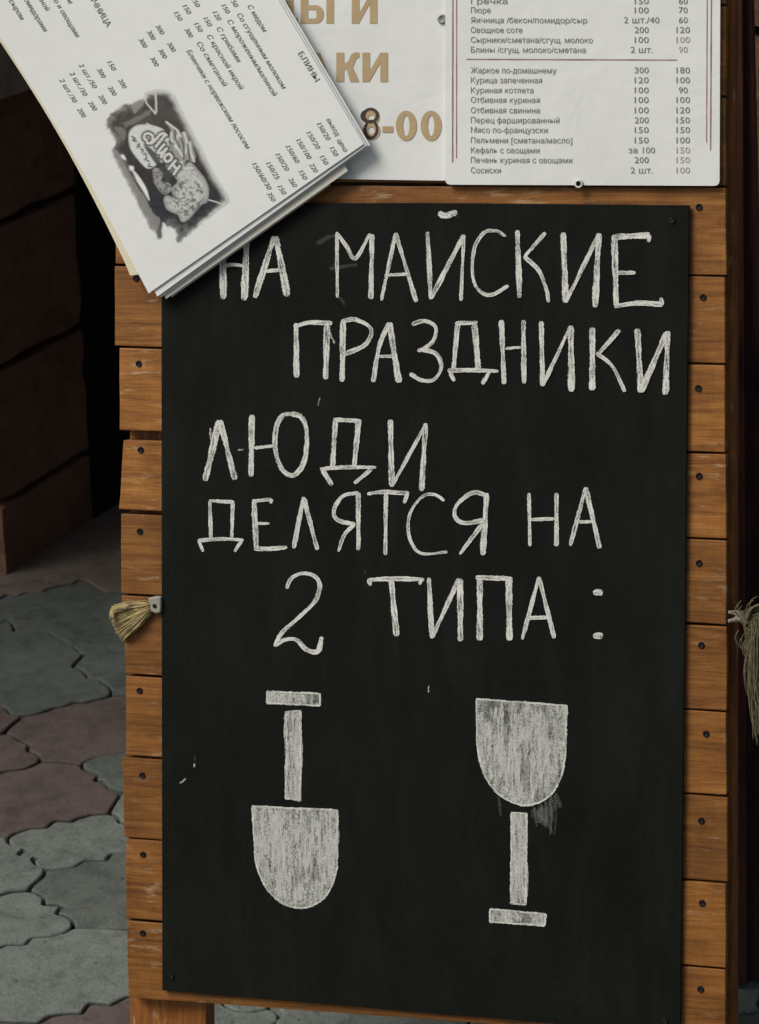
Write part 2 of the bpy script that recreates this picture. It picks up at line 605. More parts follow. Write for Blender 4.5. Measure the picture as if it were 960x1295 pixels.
JS = [(9, 1059), (11, 1067), (20, 1070), (32, 1072.7), (22, 1081), (27, 1082.7), (48, 1082.7), (42, 1087), (45, 1093.6), (58, 1097.7)]
JT = [(58, 1097.7), (72.6, 1097.7), (94, 1094.5), (107, 1087), (134, 1087), (141.6, 1078), (158, 1077), (230, 1072)]
JU = [(58, 1097.7), (56, 1106), (49, 1112.6), (42, 1118), (36, 1125.5)]
JV = [(-60, 1142), (0, 1131.7), (8, 1129), (16, 1127), (36, 1125.5)]
JW = [(36, 1125.5), (47, 1128), (56, 1135), (54.5, 1142.6), (80, 1144), (70, 1154), (85, 1158), (93.5, 1165), (92.6, 1172.5)]
JX = [(92.6, 1172.5), (80, 1180), (62, 1184), (40, 1185), (33, 1194), (7, 1194), (0, 1199), (-60, 1206)]
JY = [(92.6, 1172.5), (120, 1173.5), (158, 1175), (230, 1178)]
JZ = [(-60, 1288), (0, 1291), (49, 1293), (63.5, 1284), (80, 1281.5), (105, 1280.5), (112.5, 1268), (140, 1270), (160, 1260), (230, 1250)]
R_ = lambda a: a[::-1]
TILES = [
    (2, [(-60, 640), (230, 600)] + R_(JA)),
    (0, JA + R_(JBr) + R_(JBl)),
    (0, JBl + JC + JD + R_(JE)),
    (0, JBr + R_(JDr) + R_(JC)),
    (1, R_(JD) + JDr + R_(JL) + R_(JK) + R_(JH) + R_(JF)),
    (1, JE + JF + R_(JG)),
    (1, JG + JH + JI),
    (1, R_(JI) + JK + JM + JO + JQ + R_(JR)),
    (0, JL + R_(JN) + R_(JM)),
    (2, JN + R_(JP) + R_(JO)),
    (2, R_(JQ) + JP + R_(JT) + R_(JS)),
    (2, JR + JS + JU + R_(JV)),
    (0, JT + R_(JY) + R_(JW) + R_(JU)),
    (2, JV + JW + JX),
    (2, R_(JX) + JY + R_(JZ)),
    (1, JZ + [(235, 1330), (-60, 1345)]),
]
TILES[0] = (3, TILES[0][1])


def dedupe(pts):
    out = []
    for p in pts:
        if not out or abs(p[0] - out[-1][0]) + abs(p[1] - out[-1][1]) > 0.3:
            out.append(p)
    if abs(out[0][0] - out[-1][0]) + abs(out[0][1] - out[-1][1]) < 0.3:
        out.pop()
    return out


def ragged(pts):
    """lobed outer ends for the pavers along the two long sides of the measured strip"""
    out = []
    for i, p in enumerate(pts):
        q = pts[(i + 1) % len(pts)]
        out.append(p)
        if abs(p[0] - q[0]) < 6 and (p[0] > 225 or p[0] < -55) and abs(p[1] - q[1]) > 12:
            sg = 1 if p[0] > 0 else -1
            for t, w in ((.15, 6), (.35, 17), (.5, 20), (.62, 12), (.68, 4), (.8, -7), (.92, -4)):
                out.append((p[0] + (q[0] - p[0]) * t + sg * w, p[1] + (q[1] - p[1]) * t))
    return out


bm = bmesh.new()
for mi, pts in TILES:
    gp = [tuple(on_ground(*p)[:2]) for p in ragged(dedupe(pts))]
    paver(bm, gp, mi)
# the same lobed pavers carried on over the rest of the court
hull = [tuple(on_ground(*p)[:2]) for p in ((-60, 610), (222, 590), (222, 1330), (-60, 1345))]


def inside(p, poly):
    c = False
    for i in range(len(poly)):
        a, d = poly[i - 1], poly[i]
        if (a[1] > p[1]) != (d[1] > p[1]) and p[0] < (d[0] - a[0]) * (p[1] - a[1]) / (d[1] - a[1]) + a[0]:
            c = not c
    return c


def wavy(a, d):
    a, d = np.array(a), np.array(d)
    if (a[0], a[1]) > (d[0], d[1]):
        return wavy(d, a)[::-1]
    t = d - a
    nrm = np.array([-t[1], t[0]])
    prof = [(0, 0), (.10, .12), (.24, .17), (.38, .12), (.45, .02), (.43, .0), (.57, .0), (.55, -.02), (.62, -.12), (.76, -.17), (.90, -.12), (1, 0)]
    return [tuple(a + t * u + nrm * w * 0.75) for u, w in prof]


TW, TH = 0.21, 0.17
rot = math.radians(14)
for r in range(-14, 30):
    for q in range(-16, 17):
        cx = (q + 0.5 * (r % 2)) * TW
        cy = r * TH * 0.86
        hexp = [(cx + TW * 0.5 * sx, cy + TH * 0.5 * sy) for sx, sy in ((-1, -.44), (0, -1.28), (1, -.44), (1, .44), (0, 1.28), (-1, .44))]
        hexp = [(x * math.cos(rot) - y * math.sin(rot), x * math.sin(rot) + y * math.cos(rot) + 0.9) for x, y in hexp]
        c0 = np.mean(np.array(hexp), axis=0)
        if c0[1] < -0.9 or c0[1] > 4.6 or abs(c0[0]) > 2.3:
            continue
        if inside(c0, hull):
            continue
        loop = []
        for k in range(6):
            loop += wavy(tuple(np.round(hexp[k], 6)), tuple(np.round(hexp[(k + 1) % 6], 6)))[:-1]
        mi = rng.choice([0, 1, 2], p=[.45, .3, .25])
        if abs(c0[0]) < 0.45 and 1.9 < c0[1] < 2.5:
            mi = 2 if mi == 1 else mi
        paver(bm, loop, int(mi), -0.011 if any(inside(h_, hull) for h_ in hexp) else -0.0030)
tag(build('paving', bm, [M['paver_green'], M['paver_violet'], M['paver_pale'], M['paver_brown']]), kind='structure')

# ------------------------------------------------------------------ building: block piers either side of a dark doorway
AZ = math.radians(27.5)
e_in = np.array([math.sin(AZ), math.cos(AZ)])          # into the doorway
e_rt = np.array([math.cos(AZ), -math.sin(AZ)])         # along the front
LC = on_ground(10, 728)[:2]


def wall_matrix(c):
    return Matrix(((e_rt[0], e_in[0], 0, c[0]), (e_rt[1], e_in[1], 0, c[1]), (0, 0, 1, 0), (0, 0, 0, 1)))


COURSES = [-0.05, 0.116, 0.326, 0.543, 0.735, 0.95, 1.16, 1.37, 1.58, 1.79, 2.0, 2.2]


def pier(name, label, c, side, length, jut_from, jut):
    """side -1: extends to the left of its corner, +1: to the right"""
    root = empty(name, wall_matrix(c))
    tag(root, label, 'wall')
    core = bmesh.new()
    x0, x1 = (-length, -0.02) if side < 0 else (0.02, length)
    boxm(core, ((x0 + x1) / 2, 0.12, 1.08), (x1 - x0, 0.19, 2.2))
    build('mortar', core, M['mortar'], root)
    for upper in (False, True):
        bm = bmesh.new()
        for i in range(len(COURSES) - 1):
            if (i >= jut_from) != upper:
                continue
            z0, z1 = COURSES[i] + 0.007, COURSES[i + 1] - 0.007
            out = jut if upper else 0.0
            x = 0.0 if i % 2 else -0.0
            L = 0.42 if i % 2 else 0.23
            start = -out
            while start < length:
                l = min(L, length - start)
                xa, xb = start + 0.004, start + l - 0.004
                if side < 0:
                    xa, xb = -xb, -xa
                jx = rng.normal(0, 0.0015)
                b2 = bmesh.new()
                boxm(b2, ((xa + xb) / 2, 0.1175 - out / 2 + jx, (z0 + z1) / 2), (xb - xa, 0.235 + out, z1 - z0))
                bmesh.ops.subdivide_edges(b2, edges=b2.edges, cuts=5, use_grid_fill=True)
                for vv in b2.verts:
                    vv.co += Vector(rng.normal(0, 0.0011, 3))
                tmp = bpy.data.meshes.new('t')
                b2.to_mesh(tmp)
                b2.free()
                bm.from_mesh(tmp)
                bpy.data.meshes.remove(tmp)
                start += l
                L = 0.42
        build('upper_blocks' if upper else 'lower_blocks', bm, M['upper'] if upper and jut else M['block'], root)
    return root


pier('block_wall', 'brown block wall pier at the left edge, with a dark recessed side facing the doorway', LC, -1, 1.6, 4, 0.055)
RC = LC + e_rt * 1.085
pier('block_wall', 'strip of reddish brown block wall at the top right corner behind the dark board', RC, 1, 1.2, 0, 0.0)

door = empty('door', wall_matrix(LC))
tag(door, 'wooden door coloured near black for the shade deep in the doorway behind the sign', 'door')
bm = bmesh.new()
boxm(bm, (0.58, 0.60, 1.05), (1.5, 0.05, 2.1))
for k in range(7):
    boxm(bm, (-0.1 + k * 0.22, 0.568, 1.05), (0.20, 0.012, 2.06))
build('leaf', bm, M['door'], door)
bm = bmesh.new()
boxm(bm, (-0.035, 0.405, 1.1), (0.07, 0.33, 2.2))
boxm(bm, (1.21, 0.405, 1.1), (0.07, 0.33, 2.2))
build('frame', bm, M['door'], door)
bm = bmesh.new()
boxm(bm, (0.55, 0.05, 1.75), (3.4, 0.9, 0.06), wall_matrix(LC))  # unseen roof put in to keep the doorway dark
boxm(bm, (-1.45, -0.86, 1.75), (2.3, 0.90, 0.06), wall_matrix(LC))  # unseen slab added only to shade the ground at the left
tag(build('shade_roof', bm, M['overhead']), kind='structure')

# dark panel standing behind the right side of the sign
pb = on_ground(945, 1240)


def pan(px, py):
    d = ray(px, py)
    t = ((pb - CC) @ NB) / (d @ NB)
    q = RB.T @ (CC + d * t - pb)
    return (q[0], q[1])


MP = Matrix([list(RB[i]) + [pb[i]] for i in range(3)] + [[0, 0, 0, 1]])
panel = empty('dark_board', MP)
tag(panel, 'dark red brown board standing behind the right edge of the planked sign', 'board')
bm = bmesh.new()
prism(bm, [pan(880, 1246), pan(981, 1237), pan(945, -260), pan(880, -260)], -0.022, 0.0)
bevel_all(bm, 0.002)
build('panel', bm, M['mahogany'], panel)
bm = bmesh.new()
prism(bm, [pan(905, 1244), pan(947, 1240.5), pan(940, -255), pan(905, -255)], 0.0003, 0.014)
bevel_all(bm, 0.002)
build('stile', bm, M['mahogany'], panel)

# ------------------------------------------------------------------ the sign
sign = empty('planked_sign', MB)
tag(sign, 'standing sign of orange brown planks with a chalkboard screwed to its front', 'sign')
ZP = -0.005           # face of the planks (chalkboard face is 0)
PT = 0.018            # plank thickness
YL = [-306, -198, -91, 17, 123, 229, 335, 438.5, 547, 648.5, 751.5, 853, 956, 1060, 1162.5, 1263]
YR = [-336, -222, -108, 6, 122, 236, 349, 461, 573, 682.5, 791.5, 900, 1007, 1117, 1225, 1319]
XL = [(148, 147), (147, 147), (149, 147), (146, 147), (147, 146), (147, 146), (145, 145), (151, 151), (156, 150), (153, 153), (153.5, 159), (159, 159.5), (154, 157), (159.5, 159.5), (160.5, 162)]
XR = [917, 918, 917, 918, 918, 918, 917, 916.5, 918, 919, 919, 918.5, 920.5, 918, 917.5]
NAILL = {7: (175.5, 460), 8: (178, 569), 9: (177, 672), 11: (176.6, 873.5), 12: (180, 980.5), 13: (181, 1080.6), 14: (180.6, 1180), 6: (172, 352)}
NAILR = {5: (884, 262), 6: (889, 376), 7: (883, 491), 8: (884, 602), 9: (884, 712), 10: (887, 816), 11: (893, 928), 12: (887, 1038), 13: (888, 1142), 14: (886, 1251)}


def screw_bm(c, r, h=0.0012):
    bm = bmesh.new()
    n = 14
    prof = [(1.0, 0.0), (0.92, h), (0.58, h * 0.9), (0.46, 0.3 * h), (0.0, 0.25 * h)]
    prev = None
    for rr, zz in prof:
        if rr == 0:
            cv = bm.verts.new((c[0], c[1], c[2] + zz))
            for k in range(n):
                f = bm.faces.new((prev[k], prev[(k + 1) % n], cv))
                f.material_index = 1
            break
        ring = [bm.verts.new((c[0] + r * rr * math.cos(2 * math.pi * k / n), c[1] + r * rr * math.sin(2 * math.pi * k / n), c[2] + zz)) for k in range(n)]
        if prev:
            for k in range(n):
                f = bm.faces.new((prev[k], prev[(k + 1) % n], ring[(k + 1) % n], ring[k]))
                f.smooth = True
                f.material_index = 1 if rr < 0.5 else 0
        prev = ring
    return bm


GAP = 1.6
for i in range(15):
    zo = ZP + rng.uniform(-0.0015, 0.0)
    gl, gr = GAP + rng.uniform(-.4, .6), GAP + rng.uniform(-.4, .6)
    if i == 8:
        gl += 4.5
    if i == 14:
        YLb, YRb = 1263, 1322
    tl = (XL[i][0], YL[i] + gl * 0.8 + (5 if i == 8 else 0))
    bl = (XL[i][1], YL[i + 1] - gl * 0.8 if i != 7 else YL[i + 1] - 3)
    tr = (XR[i], YR[i] + gr * 0.8)
    br = (XR[i] + rng.uniform(-1, 1), YR[i + 1] - gr * 0.8)
    bm = bmesh.new()

    def side(p, q, amp, n):
        out = []
        w = np.cumsum(rng.normal(0, amp, n + 1))
        w -= np.linspace(w[0], w[-1], n + 1)
        for k in range(n):
            t = k / n
            out.append((p[0] + (q[0] - p[0]) * t + (w[k] if abs(q[1] - p[1]) > abs(q[0] - p[0]) else 0),
                        p[1] + (q[1] - p[1]) * t + (w[k] if abs(q[1] - p[1]) <= abs(q[0] - p[0]) else 0)))
        return out
    outline = side(tl, tr, .22, 24) + side(tr, br, .35, 5) + side(br, bl, .22, 24) + side(bl, tl, .35, 5)
    prism(bm, [b(x, y, zo)[:2] for x, y in outline], zo - PT, zo)
    bevel_all(bm, 0.0011, 2, 0.9)
    pl = build('plank', bm, M['plank'], sign)
    for table in (NAILL, NAILR):
        if i in table:
            x, y = table[i]
            build('screw', screw_bm(b(x, y, zo), 4.3 * PX), [M['screw'], M['screw_hole']], pl)

# the uprights behind the planks, and the folding rear legs
ZR = ZP - PT - 0.0015


def down_to_ground(px0, px1, ytop, z, extra=0.0):
    """outline of an upright that runs down to the paving"""
    out = []
    for px in (px0, px1):
        t = b(px, ytop, z)
        q = np.array(b(px, 1250, z))
        tq = np.array(t)
        dirv = (q - tq)
        # world z along this line
        z0 = (OB + RB @ tq)[2]
        z1 = (OB + RB @ q)[2]
        s = (z0 - 0.004) / (z0 - z1)
        e = tq + dirv * s
        out.append((t, e))
    return [out[0][0][:2], out[1][0][:2], out[1][1][:2], out[0][1][:2]]


for px0, px1, yt in ((164, 261, -320), (838, 929.5, -350)):
    bm = bmesh.new()
    prism(bm, down_to_ground(px0, px1, yt, ZR), ZR - 0.026, ZR)
    bevel_all(bm, 0.0014)
    build('leg', bm, M['rail'], sign)
for px0, px1 in ((190, 240), (850, 900)):
    top = np.array(b((px0 + px1) / 2, -300, ZR - 0.03))
    tw = OB + RB @ top
    fw = np.array([tw[0] + 0.13, tw[1] + 0.42, 0.0])
    ft = RB.T @ (fw - OB)
    dv = Vector(ft - top)
    L = dv.length
    q = dv.to_track_quat('Z', 'Y').to_matrix().to_4x4()
    bm = bmesh.new()
    boxm(bm, (0, 0, L / 2 + 0.01), (0.035, 0.022, L - 0.02), Matrix.Translation(Vector(top)) @ q)
    build('rear_leg', bm, M['rail'], sign)

# chalkboard
bm = bmesh.new()
cb = [(204, 257.5), (540, 256.5), (872, 259.5), (866.5, 780), (860.5, 1308), (530, 1280), (205, 1252.5), (204.3, 800)]
pts = [b(x, y)[:2] for x, y in cb]
prism(bm, pts, -0.0042, 0.0)
bevel_all(bm, 0.0006, 1, 0.6)
board = build('chalkboard', bm, M['board'], sign)
board['label'] = 'dark green black chalkboard with white chalk writing and drawings'
for x, y in ((850, 279), (217, 1235), (841, 1292), (221, 276)):
    build('screw', screw_bm(b(x, y, 0.0002), 4.2 * PX, 0.0008), [M['screw'], M['screw_hole']], board)


# chalk strokes: thin ridges of chalk on the board
def ribbon(bm, pts, w, z, rough=0.06, proj=b, taper=True):
    path = catmull(pts, 2.0)
    n = len(path)
    L, Rr = [], []
    ph = rng.uniform(0, 10)
    for i, p in enumerate(path):
        t = path[min(i + 1, n - 1)] - path[max(i - 1, 0)]
        t = t / (np.linalg.norm(t) + 1e-9)
        nn = np.array([-t[1], t[0]])
        k = 1.0 + 0.13 * math.sin(i * 0.16 + ph) + 0.05 * math.sin(i * 0.43 + 2 * ph)
        if taper and n > 3:
            if i == 0 or i == n - 1:
                k *= 0.55
            elif i == 1 or i == n - 2:
                k *= 0.9
        hw = w / 2 * k
        L.append(p + nn * (hw + rng.normal(0, rough * w * 0.5)))
        Rr.append(p - nn * (hw + rng.normal(0, rough * w * 0.5)))
    lv = [bm.verts.new(proj(p[0], p[1], z)) for p in L]
    rv = [bm.verts.new(proj(p[0], p[1], z)) for p in Rr]
    uvl = bm.loops.layers.uv.get('stroke') or bm.loops.layers.uv.new('stroke')
    u0 = rng.uniform(0, 900)
    for i in range(n - 1):
        f = bm.faces.new((lv[i], lv[i + 1], rv[i + 1], rv[i]))
        for lp, (uu, ww) in zip(f.loops, ((i, -1), (i + 1, -1), (i + 1, 1), (i, 1))):
            lp[uvl].uv = (u0 + uu * 2.0, ww)


R4 = lambda x, y: (200 + x * .3542, 250 + y * .3542)
R5 = lambda x, y: (500 + x * .4792, 250 + y * .4792)
R6 = lambda x, y: (220 + x * .375, 500 + y * .375)
R7 = lambda x, y: (440 + x * .5417, 500 + y * .5417)
R8 = lambda x, y: (220 + x * .5417, 850 + y * .5417)

LINES = [
    ('НА МАЙСКИЕ', [
        (R4, 9, [(229, 160), (233, 362)]), (R4, 9, [(317, 130), (308, 366)]), (R4, 5, [(235, 245), (270, 238), (315, 246)]),
        (R4, 8, [(415, 138), (345, 357)]), (R4, 9, [(420, 138), (462, 352)]), (R4, 5, [(385, 262), (440, 258)]),
        (R4, 4.5, [(638, 122), (640, 357)]), (R4, 5, [(638, 125), (672, 172), (705, 216), (757, 128)]), (R4, 6.5, [(764, 130), (760, 362)]),
        (R4, 5, [(848, 126), (797, 367)]), (R4, 5.5, [(848, 126), (922, 372)]), (R4, 4, [(808, 278), (890, 272)]),
        (R5, 6, [(85, 90), (89, 170), (94, 268)]), (R5, 6.5, [(181, 98), (94, 266)]), (R5, 4.5, [(181, 98), (173, 272)]),
        (R5, 8, [(113, 42), (135, 47), (163, 37)]),
        (R5, 4.7, [(291, 102), (268, 88), (235, 92), (210, 130), (203, 190), (215, 238), (250, 257), (299, 232)]),
        (R5, 7, [(322, 86), (328, 264)]), (R5, 5.2, [(396, 92), (340, 157)]), (R5, 5.5, [(340, 155), (378, 192), (398, 240), (405, 276)]),
        (R5, 8, [(443, 92), (450, 277)]), (R5, 5.5, [(538, 94), (450, 276)]), (R5, 8, [(537, 94), (527, 289)]),
        (R5, 8, [(578, 98), (583, 288)]), (R5, 8.5, [(576, 104), (672, 99)]), (R5, 5, [(672, 99), (668, 117)]),
        (R5, 5, [(585, 198), (634, 198)]), (R5, 6.5, [(578, 287), (640, 278), (706, 282)]), (R5, 5, [(706, 283), (700, 264)])]),
    ('ПРАЗДНИКИ', [
        (R4, 7, [(492, 448), (495, 642)]), (R4, 6, [(488, 460), (540, 446), (622, 448)]), (R4, 8, [(603, 450), (598, 648)]),
        (R4, 7.5, [(660, 440), (657, 657)]), (R4, 6, [(655, 443), (700, 434), (752, 458), (760, 490), (732, 530), (662, 560)]),
        (R4, 6.5, [(826, 446), (790, 530), (768, 658)]), (R4, 8, [(826, 446), (860, 660)]), (R4, 5, [(788, 566), (842, 566)]),
        (R5, 5.5, [(44, 335), (75, 325), (105, 340), (102, 375), (72, 400), (58, 403)]), (R5, 5.5, [(66, 400), (108, 413), (121, 448), (102, 480), (70, 482), (38, 464)]),
        (R5, 6.5, [(165, 333), (153, 455)]), (R5, 6, [(158, 332), (217, 329)]), (R5, 8, [(209, 333), (219, 455)]),
        (R5, 5.5, [(138, 456), (200, 455), (272, 458)]), (R5, 5, [(143, 458), (156, 484)]), (R5, 5.5, [(250, 458), (229, 492)]),
        (R5, 6.5, [(280, 323), (287, 492)]), (R5, 4.5, [(290, 398), (332, 395)]), (R5, 6.5, [(338, 323), (340, 490)]),
        (R5, 6.5, [(385, 326), (389, 497)]), (R5, 5, [(463, 338), (389, 497)]), (R5, 8.5, [(463, 338), (465, 512)]),
        (R5, 8, [(520, 343), (520, 508)]), (R5, 6, [(592, 349), (533, 415)]), (R5, 5.2, [(530, 410), (572, 444), (606, 512)]),
        (R5, 8, [(639, 346), (648, 514)]), (R5, 8, [(717, 355), (648, 512)]), (R5, 7.5, [(719, 352), (713, 520)])]),
    ('ЛЮДИ', [
        (R6, 9, [(153, 84), (105, 288)]), (R6, 7.5, [(155, 84), (206, 284)]),
        (R6, 7.5, [(263, 66), (260, 273)]), (R6, 5, [(270, 178), (335, 170)]),
        (R6, 6.5, [(392, 62), (430, 74), (448, 130), (440, 220), (405, 269), (365, 250), (342, 180), (345, 110), (365, 70), (396, 61)]),
        (R6, 7, [(545, 80), (535, 242)]), (R6, 5.5, [(538, 82), (632, 86)]), (R6, 7, [(623, 85), (608, 242)]),
        (R6, 5, [(493, 248), (590, 242), (682, 243)]), (R6, 6, [(500, 250), (534, 303)]), (R6, 6, [(667, 248), (608, 297)]),
        (R6, 7.5, [(730, 82), (735, 308)]), (R6, 4.8, [(850, 96), (735, 308)]), (R6, 7, [(849, 94), (835, 322)])]),
    ('ДЕЛЯТСЯ НА', [
        (R6, 5, [(121, 357), (125, 482)]), (R6, 4.8, [(118, 355), (203, 360)]), (R6, 5, [(199, 358), (195, 482)]),
        (R6, 4.8, [(80, 490), (155, 484), (235, 488)]), (R6, 4.2, [(83, 490), (99, 527)]), (R6, 5, [(229, 490), (204, 527)]),
        (R6, 7, [(270, 350), (278, 518)]), (R6, 5.5, [(268, 357), (330, 350)]), (R6, 4, [(330, 350), (326, 364)]),
        (R6, 4.2, [(272, 432), (322, 432)]), (R6, 5.5, [(270, 517), (330, 517), (382, 512)]),
        (R6, 6, [(437, 342), (404, 516)]), (R6, 6, [(437, 345), (484, 521)]),
        (R6, 6, [(622, 328), (622, 522)]), (R6, 5.5, [(622, 328), (570, 340), (540, 385), (552, 420), (612, 435)]), (R6, 5, [(610, 435), (575, 470), (554, 527)]),
        (R6, 5.5, [(715, 332), (713, 538)]), (R6, 5.5, [(652, 333), (700, 326), (793, 330)]), (R6, 5, [(789, 330), (776, 364)]),
        (R6, 4.2, [(912, 356), (880, 335), (840, 340), (800, 390), (790, 450), (805, 505), (840, 534), (922, 528)]),
        (R7, 7.5, [(324, 228), (315, 373)]), (R7, 5.8, [(322, 232), (290, 228), (255, 255), (250, 282), (270, 298), (318, 292)]), (R7, 5.5, [(314, 300), (261, 371)]),
        (R7, 5, [(423, 228), (425, 352)]), (R7, 4.5, [(425, 290), (482, 288)]), (R7, 6, [(487, 228), (487, 352)]),
        (R7, 5.5, [(555, 215), (519, 351)]), (R7, 6.5, [(555, 215), (588, 357)]), (R7, 5, [(530, 295), (572, 295)])]),
    ('2 ТИПА :', [
        (R6, 5.5, [(381, 652), (395, 618), (435, 600), (477, 612), (492, 645), (475, 695), (420, 750), (365, 800), (340, 847)]),
        (R6, 6, [(340, 845), (372, 825), (412, 824), (445, 856), (485, 863), (499, 814)]),
        (R7, 8, [(101, 428), (114, 562)]), (R7, 6, [(46, 431), (110, 428), (178, 430)]), (R7, 6, [(48, 428), (53, 444)]), (R7, 6, [(172, 428), (168, 442)]),
        (R7, 6.5, [(189, 426), (196, 567)]), (R7, 6, [(260, 428), (196, 566)]), (R7, 8, [(262, 428), (263, 574)]),
        (R7, 8, [(308, 428), (308, 572)]), (R7, 6, [(298, 425), (384, 428)]), (R7, 8.5, [(376, 426), (377, 572)]),
        (R7, 5.5, [(446, 424), (407, 570)]), (R7, 5.8, [(446, 424), (482, 567)]), (R7, 5, [(420, 520), (472, 518)]),
        (R7, 9, [(573, 462), (583, 460), (595, 461)]), (R7, 8, [(573, 563), (583, 561), (595, 562)])]),
]
WORDS = []
for words, strokes in LINES:
    cuts = {'НА МАЙСКИЕ': (6,), 'ДЕЛЯТСЯ НА': (len(strokes) - 6,), '2 ТИПА :': (2, len(strokes) - 2)}.get(words, ())
    cuts = (0,) + cuts + (len(strokes),)
    for w_, i0, i1 in zip(words.split(' '), cuts[:-1], cuts[1:]):
        WORDS.append((w_, strokes[i0:i1]))
for words, strokes in WORDS:
    bm = bmesh.new()
    for i, (fn, w, pts) in enumerate(strokes):
        ribbon(bm, [fn(*p) for p in pts], w * 0.98, 0.00045 + 0.00003 * i)
    o = build('chalk_lettering', bm, M['chalk'], board)
    o['label'] = 'white chalk writing that reads ' + words


def chalk_shape(name, label, outlines, fn):
    bm = bmesh.new()
    for k, (pts, wob) in enumerate(outlines):
        q = [fn(*p) for p in pts]
        q = densify(q, 3.0)
        q = [(x + rng.normal(0, wob), y + rng.normal(0, wob)) for x, y in q]
        vs = [bm.verts.new(b(x, y, 0.0004 + 0.00003 * k)) for x, y in q]
        f = bm.faces.new(vs)
        f.material_index = 0
        if f.normal.z < 0:
            f.normal_flip()
        # hand strokes of the filling
        arr = np.array(q)
        wide = np.ptp(arr[:, 0]) > 50
        x = arr[:, 0].min() + 2
        zi = 0
        while x < arr[:, 0].max() - 1:
            ys = []
            for j in range(len(q)):
                p0, p1 = q[j - 1], q[j]
                if (p0[0] > x) != (p1[0] > x):
                    ys.append(p0[1] + (p1[1] - p0[1]) * (x - p0[0]) / (p1[0] - p0[0]))
            if len(ys) >= 2:
                ya, yb = min(ys) + 1, max(ys) - 1
                for _ in range(2 if wide else 1):
                    t0, t1 = sorted(rng.uniform(0, 1, 2)) if wide else (0, 1)
                    if (t1 - t0) * (yb - ya) > 8:
                        n0 = len(bm.faces)
                        pth = [(x + rng.normal(0, 1.0), ya + (yb - ya) * t) for t in np.linspace(t0, t1, 5)]
                        ribbon(bm, pth, rng.uniform(2.0, 4.2), 0.00048 + 0.000004 * zi, 0.25)
                        zi += 1
                        bm.faces.ensure_lookup_table()
                        for ff in bm.faces[n0:]:
                            ff.material_index = 2
            x += rng.uniform(2.2, 5.0) if wide else 3.5
        # firmer chalk line round the edge
        loop = [fn(*p) for p in pts]
        for j in range(len(loop)):
            n0 = len(bm.faces)
            ribbon(bm, [loop[j], loop[(j + 1) % len(loop)]], 2.3, 0.0006 + 0.00002 * (j % 5), 0.25, taper=False)
            bm.faces.ensure_lookup_table()
            for ff in bm.faces[n0:]:
                ff.material_index = 1
    o = build(name, bm, [M['chalk_fill'], M['chalk'], M['chalk_mark']], board)
    o['label'] = label
    return o


def arc(p0, p1, p2, n=7):
    return [tuple(np.array(p0) * (1 - t) ** 2 + 2 * np.array(p1) * t * (1 - t) + np.array(p2) * t * t) for t in np.linspace(0, 1, n)]


BLADE = [(183, 313), (285, 318), (382, 322), (381, 455)] + arc((377, 475), (358, 550), (293, 551), 8)[1:] + arc((293, 551), (215, 545), (190, 440), 8)[1:]
BOWL = [(706, 63), (810, 70), (917, 78), (914, 190)] + arc((914, 190), (905, 310), (815, 312), 9)[1:] + arc((815, 312), (716, 290), (708, 165), 9)[1:]
chalk_shape('chalk_drawing', 'chalk drawing of a spade with a T handle', [
    ([(217, 45), (341, 50), (341, 78), (217, 72)], .35), ([(262, 92), (296, 90), (296, 200), (295, 300), (260, 295), (264, 200)], .4), (BLADE, .3)], R8)
chalk_shape('chalk_drawing', 'chalk drawing of a wine glass', [
    (BOWL, .3), ([(788, 328), (824, 330), (821, 543), (787, 540)], .4), ([(738, 553), (868, 565), (866, 592), (738, 583)], .35)], R8)
bm = bmesh.new()
SM = [(R4, 5, [(565, 163), (600, 146), (637, 132)]), (R4, 4.5, [(612, 254), (660, 245), (712, 238)]), (R4, 3, [(647, 355), (666, 382)]),
      (R8, 3, [(757, 285), (763, 335)]), 
      (R8, 2.2, [(48, 198), (49, 208)]), (R8, 2.4, [(49, 214), (47, 222)]), (R8, 2.2, [(28, 248), (14, 260)]), (R8, 1.4, [(595, 32), (594, 48)]),
      (R6, 2.5, [(122, 110), (124, 150)]), (R6, 2.5, [(215, 186), (235, 182)]), (R4, 3, [(612, 480), (630, 520)]), (R4, 2, [(570, 742), (578, 715)]),
      (R5, 5, [(150, 35), (166, 50)]), (R7, 1.2, [(38, 405), (42, 418)])]
for k in range(26):
    x0 = rng.uniform(832, 898)
    y0 = 311 - max(0, x0 - 850) * 0.75 + rng.uniform(0, 14)
    L = rng.uniform(18, 60) * (1.5 if 860 < x0 < 890 else 0.8)
    SM.append((R8, rng.uniform(1.5, 5.0), [(x0, y0), (x0 + rng.normal(3, 3), y0 + L * .5), (x0 + rng.normal(7, 5), y0 + L)]))
for i, (fn, w, pts) in enumerate(SM):
    bm = bmesh.new()
    ribbon(bm, [fn(*p) for p in pts], w, 0.00022 + 0.000008 * i, 0.3)
    build('chalk_smudge', bm, M['chalk_faint'] if i > 11 or i < 5 else M['chalk_mark'], board)


